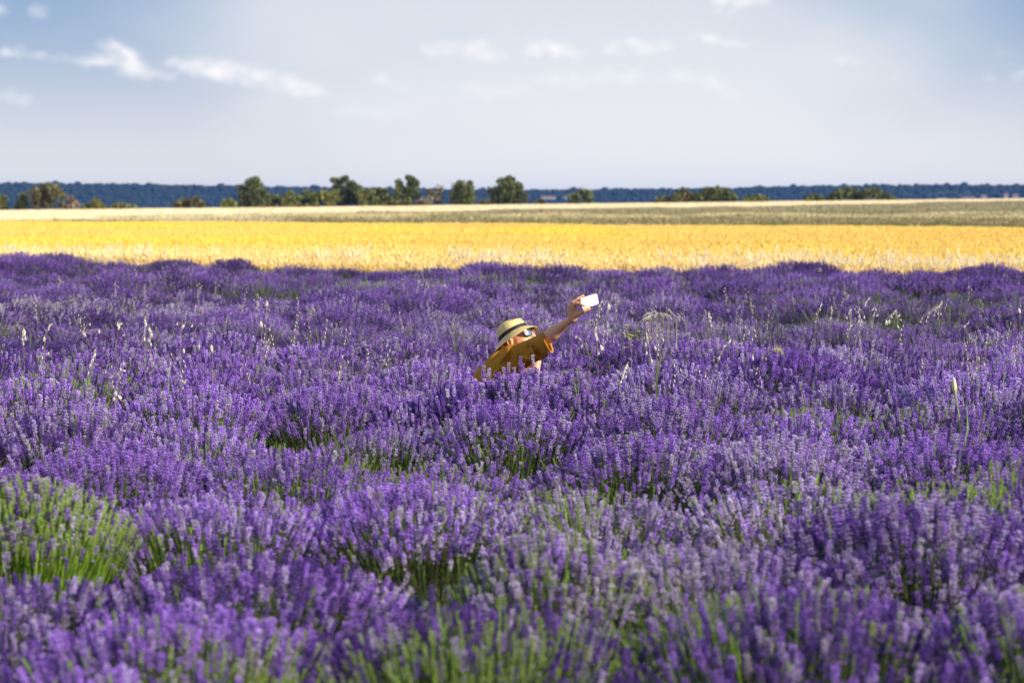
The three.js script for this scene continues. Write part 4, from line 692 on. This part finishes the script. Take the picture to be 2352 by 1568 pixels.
// ------------------------------------------------------------------ wild oats and other single plants standing out of the lavender
{
  const strawM = MAT(0.40, 0.36, 0.20, 0.7), headM = MAT(0.80, 0.75, 0.62, 0.6, { side: THREE.DoubleSide }), greenM = MAT(0.22, 0.30, 0.07, 0.7, { side: THREE.DoubleSide }), limeM = MAT(0.42, 0.44, 0.12, 0.7, { side: THREE.DoubleSide });
  const K = [1, 1, 1], group = 'dry wild oat stalks standing out of the lavender';
  // stalk through pixel points (tip first), drooping spikelets [px, py, length px, lean], at that distance; everything is built from the ground up
  function plant(name, cat, label, d, line, heads, mats = [strawM, headM], grp = group, size = 1) {
    const P = line.map(([x, y]) => at(x, y, d)), foot = P[P.length - 1].clone(); foot.x -= (P[0].x - foot.x) * 0.25; foot.y = 0;
    const g = base(name, foot); tag(g, label, cat, grp);
    const pts = [foot.clone(), ...P.reverse()].map(p => p.sub(foot)), curve = new THREE.CatmullRomCurve3(pts);
    part('stem', new THREE.TubeGeometry(curve, 28, 0.0009, 6), mats[0], g);
    const R = rngOf(Math.round(foot.x * 1000 + d * 77) >>> 0);
    heads.forEach(([x, y, len, lean]) => {
      const top = at(x, y, d + 0.05 * (R() - 0.5)).sub(foot), L = len * d / FPX, s = new Soup(), end = top.clone().add(new V3(Math.sin(lean) * L, -Math.cos(lean) * L, 0.1 * L * (R() - 0.5)));
      const axis = end.clone().sub(top), out = new V3(Math.cos(lean), Math.sin(lean), 0);
      for (const k of [-1, 0, 1]) { const tipv = end.clone().addScaledVector(out, k * L * 0.16); s.spindle(top.clone().addScaledVector(axis, 0.05 * Math.abs(k)), tipv, L * 0.13 * size, 5, K, 0.45); }
      const near = curve.getPoint(clamp(1 - (0.02 + 0.4 * R()) * 0.6)), hk = pts[pts.length - 1].distanceTo(top) < near.distanceTo(top) ? pts[pts.length - 1] : near;
      if (hk.distanceTo(top) > 0.004 && hk.distanceTo(top) < 0.25) s.tube([hk.clone(), hk.clone().lerp(top, 0.5).add(new V3(0, 0.01, 0)), top.clone()], 0.0007, 0.0006, 4, [0.9, 0.9, 0.9]);
      part('spikelet', s.build(), mats[1], g);
    });
    return g;
  }
  const c6 = (x, y) => [(1380 + x * 0.2976) * 0.91875, (700 + y * 0.2976) * 0.91875], c7 = (x, y) => [(1860 + x * 0.3189) * 0.91875, (660 + y * 0.3189) * 0.91875], c8 = (x, y) => [(x * 0.2976) * 0.91875, (640 + y * 0.2976) * 0.91875];
  const H = (c, list) => list.map(([x, y, l, a]) => [...c(x, y), l, a ?? 0.1]);
  const oat = (label, d, c, line, heads, ...m) => plant('wild_oat', 'oat stalk', label, d, line.map(p => c(...p)), H(c, heads), ...m);
  // right of the person
  oat('dry oat stalk leaning left just right of the yellow sleeve, two spikelets at its tip', 15.3, c6, [[190, 478], [240, 495], [275, 545], [305, 610]], [[190, 474, 7, 1.2], [222, 486, 7, 1.0], [255, 535, 11, -0.15]]);
  oat('upright oat stalk with looped pale spikelets under the phone', 15.4, c6, [[372, 385], [366, 450], [378, 540], [386, 660]], [[372, 382, 10, -0.1], [364, 430, 15, 0.15], [376, 470, 12, 0.1], [405, 535, 18, 0.4], [392, 590, 12, 0]]);
  oat('thin pale stalk with small heads right under the phone corner', 17.6, c6, [[425, 180], [400, 215], [385, 270], [384, 330]], [[425, 172, 8, -0.6], [402, 205, 7, -0.5], [415, 235, 6, 0.2], [378, 280, 7, 0.1], [398, 292, 7, 0.2], [475, 190, 18, 0.1], [545, 245, 6, 0]]);
  oat('tall thin oat between the green blades and the umbel weed, small heads at the top', 14.7, c6, [[790, 440], [808, 500], [828, 640], [850, 760]], [[790, 436, 8, 0.3], [802, 470, 8, 0.2], [788, 520, 12, 0.1], [862, 545, 13, 0.3], [798, 590, 12, -0.1], [835, 655, 12, 0.2]]);
  oat('oat stalk leaning right with two white spikelets, alone among violet flowers', 14.9, c6, [[1505, 500], [1465, 545], [1430, 600], [1400, 670]], [[1510, 498, 13, -0.7], [1465, 545, 9, -1.0], [1412, 635, 10, -0.3]]);
  oat('upright oat with a row of white spikelets over a green stem', 16.6, c6, [[1320, 270], [1332, 330], [1355, 400], [1385, 500]], [[1320, 266, 9, 0], [1318, 292, 8, 0.1], [1335, 300, 8, 0.2], [1328, 325, 9, 0.1], [1338, 365, 9, 0.2]]);
  oat('drooping green gold oat arch right of the middle of the field', 15.1, c6, [[1925, 590], [1895, 550], [1840, 560], [1795, 620], [1760, 690]], [[1870, 555, 14, 0.1], [1890, 552, 18, 0.2], [1912, 560, 18, 0.25], [1928, 580, 14, 0.2], [1770, 635, 14, -0.1], [1800, 640, 11, 0]], [limeM, strawM]);
  oat('small hooked green oat left of the drooping arch', 15.0, c6, [[1692, 640], [1675, 615], [1655, 630], [1642, 690]], [[1688, 630, 12, 0.1], [1692, 645, 9, 0.1]], [limeM, headM]);
  oat('pale leaning stalk with broad fluffy head low in front, right of the person', 13.3, c6, [[640, 705], [610, 780], [580, 850], [568, 930]], [[640, 700, 12, -0.5], [630, 722, 12, -0.5], [618, 748, 12, -0.4], [605, 778, 14, -0.3], [628, 795, 11, -0.4], [590, 840, 13, -0.6], [572, 880, 14, -0.1]], [strawM, headM], group, 1.15);
  // group of white heads at the far right
  oat('tallest oat of the white headed group at the right, leaning right', 18.2, c7, [[990, 265], [950, 320], [915, 400], [890, 520]], [[992, 262, 9, -0.7], [978, 272, 8, -0.6], [962, 290, 8, -0.3], [956, 312, 7, 0]]);
  oat('leftmost stalk of the white headed group, heads along its top', 18.0, c7, [[612, 310], [595, 350], [575, 430], [562, 520]], [[612, 306, 6, 0], [605, 320, 6, 0], [598, 345, 6, 0.1], [570, 380, 6, 0], [565, 440, 6, 0]]);
  oat('second stalk from the left in the white headed group', 18.0, c7, [[690, 335], [692, 390], [685, 450], [680, 520]], [[688, 332, 6, 0], [692, 350, 7, 0.1], [690, 370, 6, -0.1], [684, 412, 6, 0]]);
  oat('third stalk in the white headed group, low heads on both sides', 17.9, c7, [[845, 355], [830, 420], [840, 470], [828, 540]], [[848, 352, 8, -0.6], [828, 370, 8, 0], [806, 405, 9, 0.1], [850, 470, 8, -0.4], [836, 495, 8, -0.3]]);
  oat('crowded stalk with many white heads below the tallest oat', 18.0, c7, [[905, 340], [905, 400], [915, 460], [912, 540]], [[872, 342, 6, 0], [908, 342, 6, 0], [898, 362, 8, 0.1], [884, 360, 6, 0], [905, 395, 7, 0], [945, 400, 9, 0.1], [905, 432, 9, 0], [922, 438, 8, 0.2], [915, 460, 9, 0]]);
  oat('stalk with three white heads right of the tallest oat', 18.0, c7, [[1030, 345], [1025, 390], [1020, 450], [1008, 530]], [[1020, 342, 8, -0.4], [1035, 345, 7, 0.2], [1028, 388, 8, -0.5], [1060, 395, 8, -1.0], [1005, 480, 7, 0]]);
  oat('right leaning stalk with pale heads in the middle of the white headed group', 17.9, c7, [[1200, 360], [1195, 400], [1175, 480], [1140, 570]], [[1200, 358, 8, -0.8], [1160, 395, 9, 0], [1178, 378, 6, 0], [1230, 395, 10, -0.9], [1222, 430, 7, 0.9], [1208, 475, 9, 0.3], [1120, 430, 15, 0], [1142, 430, 12, 0]]);
  oat('feathery right leaning stalk with small white heads stepping up', 18.2, c7, [[1555, 290], [1530, 340], [1490, 400], [1430, 500]], [[1556, 288, 6, 0], [1545, 308, 6, 0], [1536, 325, 6, 0], [1502, 348, 7, 0], [1525, 375, 7, 0], [1545, 380, 7, 0.2], [1495, 392, 6, 0], [1455, 372, 6, 0], [1445, 402, 7, 0], [1432, 435, 7, 0], [1398, 415, 6, 0], [1378, 450, 6, 1.2]]);
  oat('short stalk with two heads at the right end of the white headed group', 17.4, c7, [[1765, 455], [1745, 485], [1735, 520], [1730, 560]], [[1766, 452, 8, -0.5], [1742, 475, 9, -0.5]]);
  oat('single pale head at the right edge of the photo', 18.0, c7, [[2155, 340], [2165, 380], [2168, 420], [2168, 480]], [[2156, 340, 13, 0.3], [2166, 362, 8, 0.2]]);
  // left of the person
  oat('oat with upright clasped spikelet at the far left', 15.8, c8, [[195, 605], [190, 690], [195, 760], [198, 830]], [[195, 600, 22, 0], [182, 680, 12, 0.1], [208, 670, 12, 0], [190, 720, 9, 0.2]]);
  oat('slanted oat with a white forked head left of the dark violet patch', 15.9, c8, [[430, 570], [405, 610], [375, 690], [372, 770]], [[436, 572, 9, -1.3], [420, 580, 10, -0.7], [408, 600, 8, -0.3], [370, 670, 14, -0.1]]);
  oat('pale leaning head without visible stalk left of the flag headed oat', 15.6, c8, [[690, 640], [715, 670], [725, 720], [728, 780]], [[688, 635, 14, 0.6], [752, 560, 8, 0], [832, 610, 12, -0.1]]);
  oat('straight oat with a flag shaped white head', 15.7, c8, [[985, 560], [990, 620], [978, 700], [972, 790]], [[980, 555, 13, 0.2], [1030, 565, 12, -1.3], [1000, 575, 13, -0.2], [1050, 660, 8, -1.3]]);
  oat('left stalk of the pair with long drooping pale spikelets', 15.6, c8, [[1213, 520], [1222, 600], [1215, 680], [1215, 770]], [[1212, 520, 14, 0.1], [1222, 548, 14, 0], [1212, 675, 12, 0]]);
  oat('right stalk of the pair, long pale spikelets along one side', 15.5, c8, [[1245, 570], [1255, 640], [1260, 720], [1265, 830]], [[1250, 595, 14, 0.1], [1270, 640, 12, 0], [1248, 690, 10, 0], [1262, 720, 10, 0.1]]);
  oat('lone slim head between the pair and the violet middle of the left field', 15.8, c8, [[1555, 560], [1535, 590], [1520, 640], [1515, 720]], [[1550, 568, 15, -0.6], [1485, 555, 8, 0.1], [1615, 570, 9, -0.3]]);
  oat('upright narrow pale head left of the hat', 15.8, c8, [[2190, 530], [2192, 590], [2195, 650], [2196, 720]], [[2189, 535, 19, 0.05]]);
  oat('winged pale head high in the field left of the hat', 19.5, c8, [[2240, 380], [2235, 420], [2235, 460], [2234, 520]], [[2236, 370, 9, 0.3], [2256, 395, 12, -1.0], [2225, 398, 10, 0.9]]);
  oat('pair of upright pale heads low in the left middle, left one', 14.6, c8, [[1675, 730], [1665, 800], [1655, 860], [1650, 930]], [[1676, 735, 14, -0.3], [1540, 770, 14, 0.05]]);
  oat('upright yellowish head right of the low left one', 14.6, c8, [[1772, 730], [1778, 780], [1782, 850], [1784, 920]], [[1772, 735, 17, 0.1], [1780, 770, 12, 0]]);
  oat('long slanted pale stalk in the left field, nearest of the leaning ones', 13.6, c8, [[795, 800], [775, 880], [745, 950], [720, 1070]], [[796, 805, 14, -0.2], [785, 845, 14, -0.35], [765, 895, 12, -0.5], [742, 965, 10, -0.2]]);
  oat('stalk with two white bulbs in front of a green gap in the left field', 13.6, c8, [[1035, 890], [1010, 930], [995, 990], [980, 1060]], [[1036, 890, 8, 0.1], [1005, 935, 9, 0.3], [1022, 955, 10, 1.2]]);
  oat('bright white crumpled head at the left, nearest to the viewer', 11.6, c8, [[965, 1130], [970, 1180], [968, 1230], [965, 1310]], [[963, 1128, 14, 0.1], [985, 1165, 14, 0.7], [958, 1180, 12, -0.2]], [strawM, headM], group, 1.6);
  // other single plants
  {
    const d = 14.9, g = plant('umbel_weed', 'weed', 'yellow green branching umbel weed right of the raised hand', d, [c6(648, 440), c6(652, 480), c6(662, 560), c6(668, 660)], [], [limeM, limeM], undefined), foot = g.position;
    for (const [x, y] of [[600, 450], [618, 385], [655, 465], [725, 435], [672, 470], [640, 480], [668, 550], [605, 570]]) { const e = at(...c6(x, y), d).sub(foot), o = at(...c6(655, 500 + (y > 500 ? 60 : 0)), d).sub(foot), s = new Soup(); s.tube([o, o.clone().lerp(e, 0.6), e], 0.0011, 0.0008, 4, K); for (let i = 0; i < 7; i++) { const a = i * 0.9; s.spindle(e.clone(), e.clone().add(new V3(0.011 * Math.cos(a), 0.009, 0.011 * Math.sin(a))), 0.0045, 4, K); } part('umbel', s.build(), limeM, g); }
  }
  {
    const d = 14.2, foot = at(...c6(885, 850), d).setY(0), g = base('grass_sprig', foot); tag(g, 'pair of upright light green grass blades right of the person', 'grass sprig');
    for (const line of [[[905, 545], [918, 620], [905, 720], [880, 850]], [[878, 640], [882, 700], [884, 770], [878, 850]]]) { const P = line.map(p => at(...c6(...p), d).sub(foot)), s = new Soup(); P.push(new V3(0, 0, 0)); for (let i = 0; i + 1 < P.length; i++) { const w0 = 0.0012 + 0.0022 * Math.min(i, 2), w1 = 0.0012 + 0.0022 * Math.min(i + 1, 2), sd = new V3(0.9, 0, 0.43); s.quad(P[i].clone().addScaledVector(sd, -w0), P[i].clone().addScaledVector(sd, w0), P[i + 1].clone().addScaledVector(sd, w1), P[i + 1].clone().addScaledVector(sd, -w1), K); } part('blade', s.build(), MAT(0.42, 0.47, 0.16, 0.6, { side: THREE.DoubleSide }), g); }
  }
  {
    // cream coloured bud on a green stalk
    const d = 11.3, pt = (x, y) => at(...c7(x, y), d), foot = pt(1700, 1120).setY(0), g = base('flower_bud', foot); tag(g, 'large cream coloured flower bud on a green stalk at the right', 'flower bud');
    const tipv = pt(1645, 880).sub(foot), baseB = pt(1660, 1030).sub(foot), neckB = pt(1675, 1100).sub(foot);
    const c = new THREE.CatmullRomCurve3([new V3(0, 0, 0), new V3(0.01, neckB.y * 0.6, 0), neckB, baseB]); part('stalk', new THREE.TubeGeometry(c, 20, 0.0028, 8), MAT(0.33, 0.42, 0.16, 0.6), g);
    const L = tipv.distanceTo(baseB), prof = [[0, 0], [0.25, 0.02], [0.62, 0.12], [0.95, 0.3], [1, 0.45], [0.9, 0.6], [0.6, 0.8], [0.25, 0.95], [0.02, 1]].map(([r, h]) => new THREE.Vector2(r * L * 0.13, h * L)), bud = new THREE.LatheGeometry(prof, 20);
    const m = part('bud', bud, MAT(0.74, 0.64, 0.36, 0.6), g); m.position.copy(baseB); m.quaternion.setFromUnitVectors(UPV, tipv.clone().sub(baseB).normalize());
    const s = new Soup(); for (let i = 0; i < 6; i++) { const a = i * 1.05, o = new V3(Math.cos(a), 0, Math.sin(a)).multiplyScalar(L * 0.11); s.blade(baseB.clone().addScaledVector(o, 0.3), baseB.clone().lerp(tipv, 0.45).addScaledVector(o, 1.25), L * 0.12, o.clone().multiplyScalar(0.3), K); } part('sepals', s.build(), MAT(0.5, 0.52, 0.25, 0.6, { side: THREE.DoubleSide }), g);
    const lf = new Soup(); lf.blade(new V3(0, neckB.y * 0.5, 0), pt(1760, 1080).sub(foot), 0.012, new V3(0.01, 0.02, 0), K); lf.blade(new V3(0, neckB.y * 0.5, 0), pt(1690, 1050).sub(foot).add(new V3(0.03, 0, 0.03)), 0.01, new V3(0.02, 0.01, 0), K); part('leaf', lf.build(), MAT(0.16, 0.26, 0.12, 0.6, { side: THREE.DoubleSide }), g);
  }
  {
    // arching pale grass clump
    const d = 17.2, foot = at(...c6(920, 420), d).setY(0), g = base('grass_clump', foot); tag(g, 'arching clump of pale fluffy grass behind the phone to its right', 'grass clump'); const R = rngOf(61), s = new Soup(), st = new Soup();
    for (let i = 0; i < 30; i++) { const ex = lerp(765, 1070, R()), ey = 235 + 60 * R() + 0.0011 * (ex - 920) ** 2 * 2, e = at(...c6(ex, ey), d + 0.3 * (R() - 0.5)).sub(foot), dirx = Math.sign(ex - 905) * (0.3 + R()), b = new V3(e.x * 0.85, 0, 0.1 * (R() - 0.5)); st.tube([b, b.clone().lerp(e, 0.6).add(new V3(0, 0.05, 0)), e], 0.0007, 0.0005, 3, K); for (let j = 0; j < 5; j++) { const p = e.clone().add(new V3(dirx * 0.008 * j, 0.006 - 0.0016 * j * j, 0.01 * (R() - 0.5))); s.spindle(p, p.clone().add(new V3(dirx * 0.012, -0.014, 0.004)), 0.0032, 4, K); } }
    part('stems', st.build(), strawM, g); part('plumes', s.build(), MAT(0.56, 0.52, 0.44, 0.7, { side: THREE.DoubleSide }), g);
  }
  {
    // curved dry stalk lying over the flowers below the person
    const d = 12.9, c5 = (x, y) => [(1170 + x * 0.10204) * 0.91875, (880 + y * 0.10204) * 0.91875], pts = [[1100, 1110], [1030, 1105], [940, 1165], [830, 1250]].map(p => at(...c5(...p), d)), foot = pts[3].clone().setY(0), g = base('dry_weed', foot); tag(g, 'curved pale dry stem lying across the flowers below the person', 'dry weed');
    part('stem', new THREE.TubeGeometry(new THREE.CatmullRomCurve3([...pts, foot.clone().add(new V3(-0.05, 0, 0))].map(p => p.clone().sub(foot))), 30, 0.0042, 7), MAT(0.55, 0.46, 0.40, 0.7), g);
  }
}


renderer.render(scene, camera);
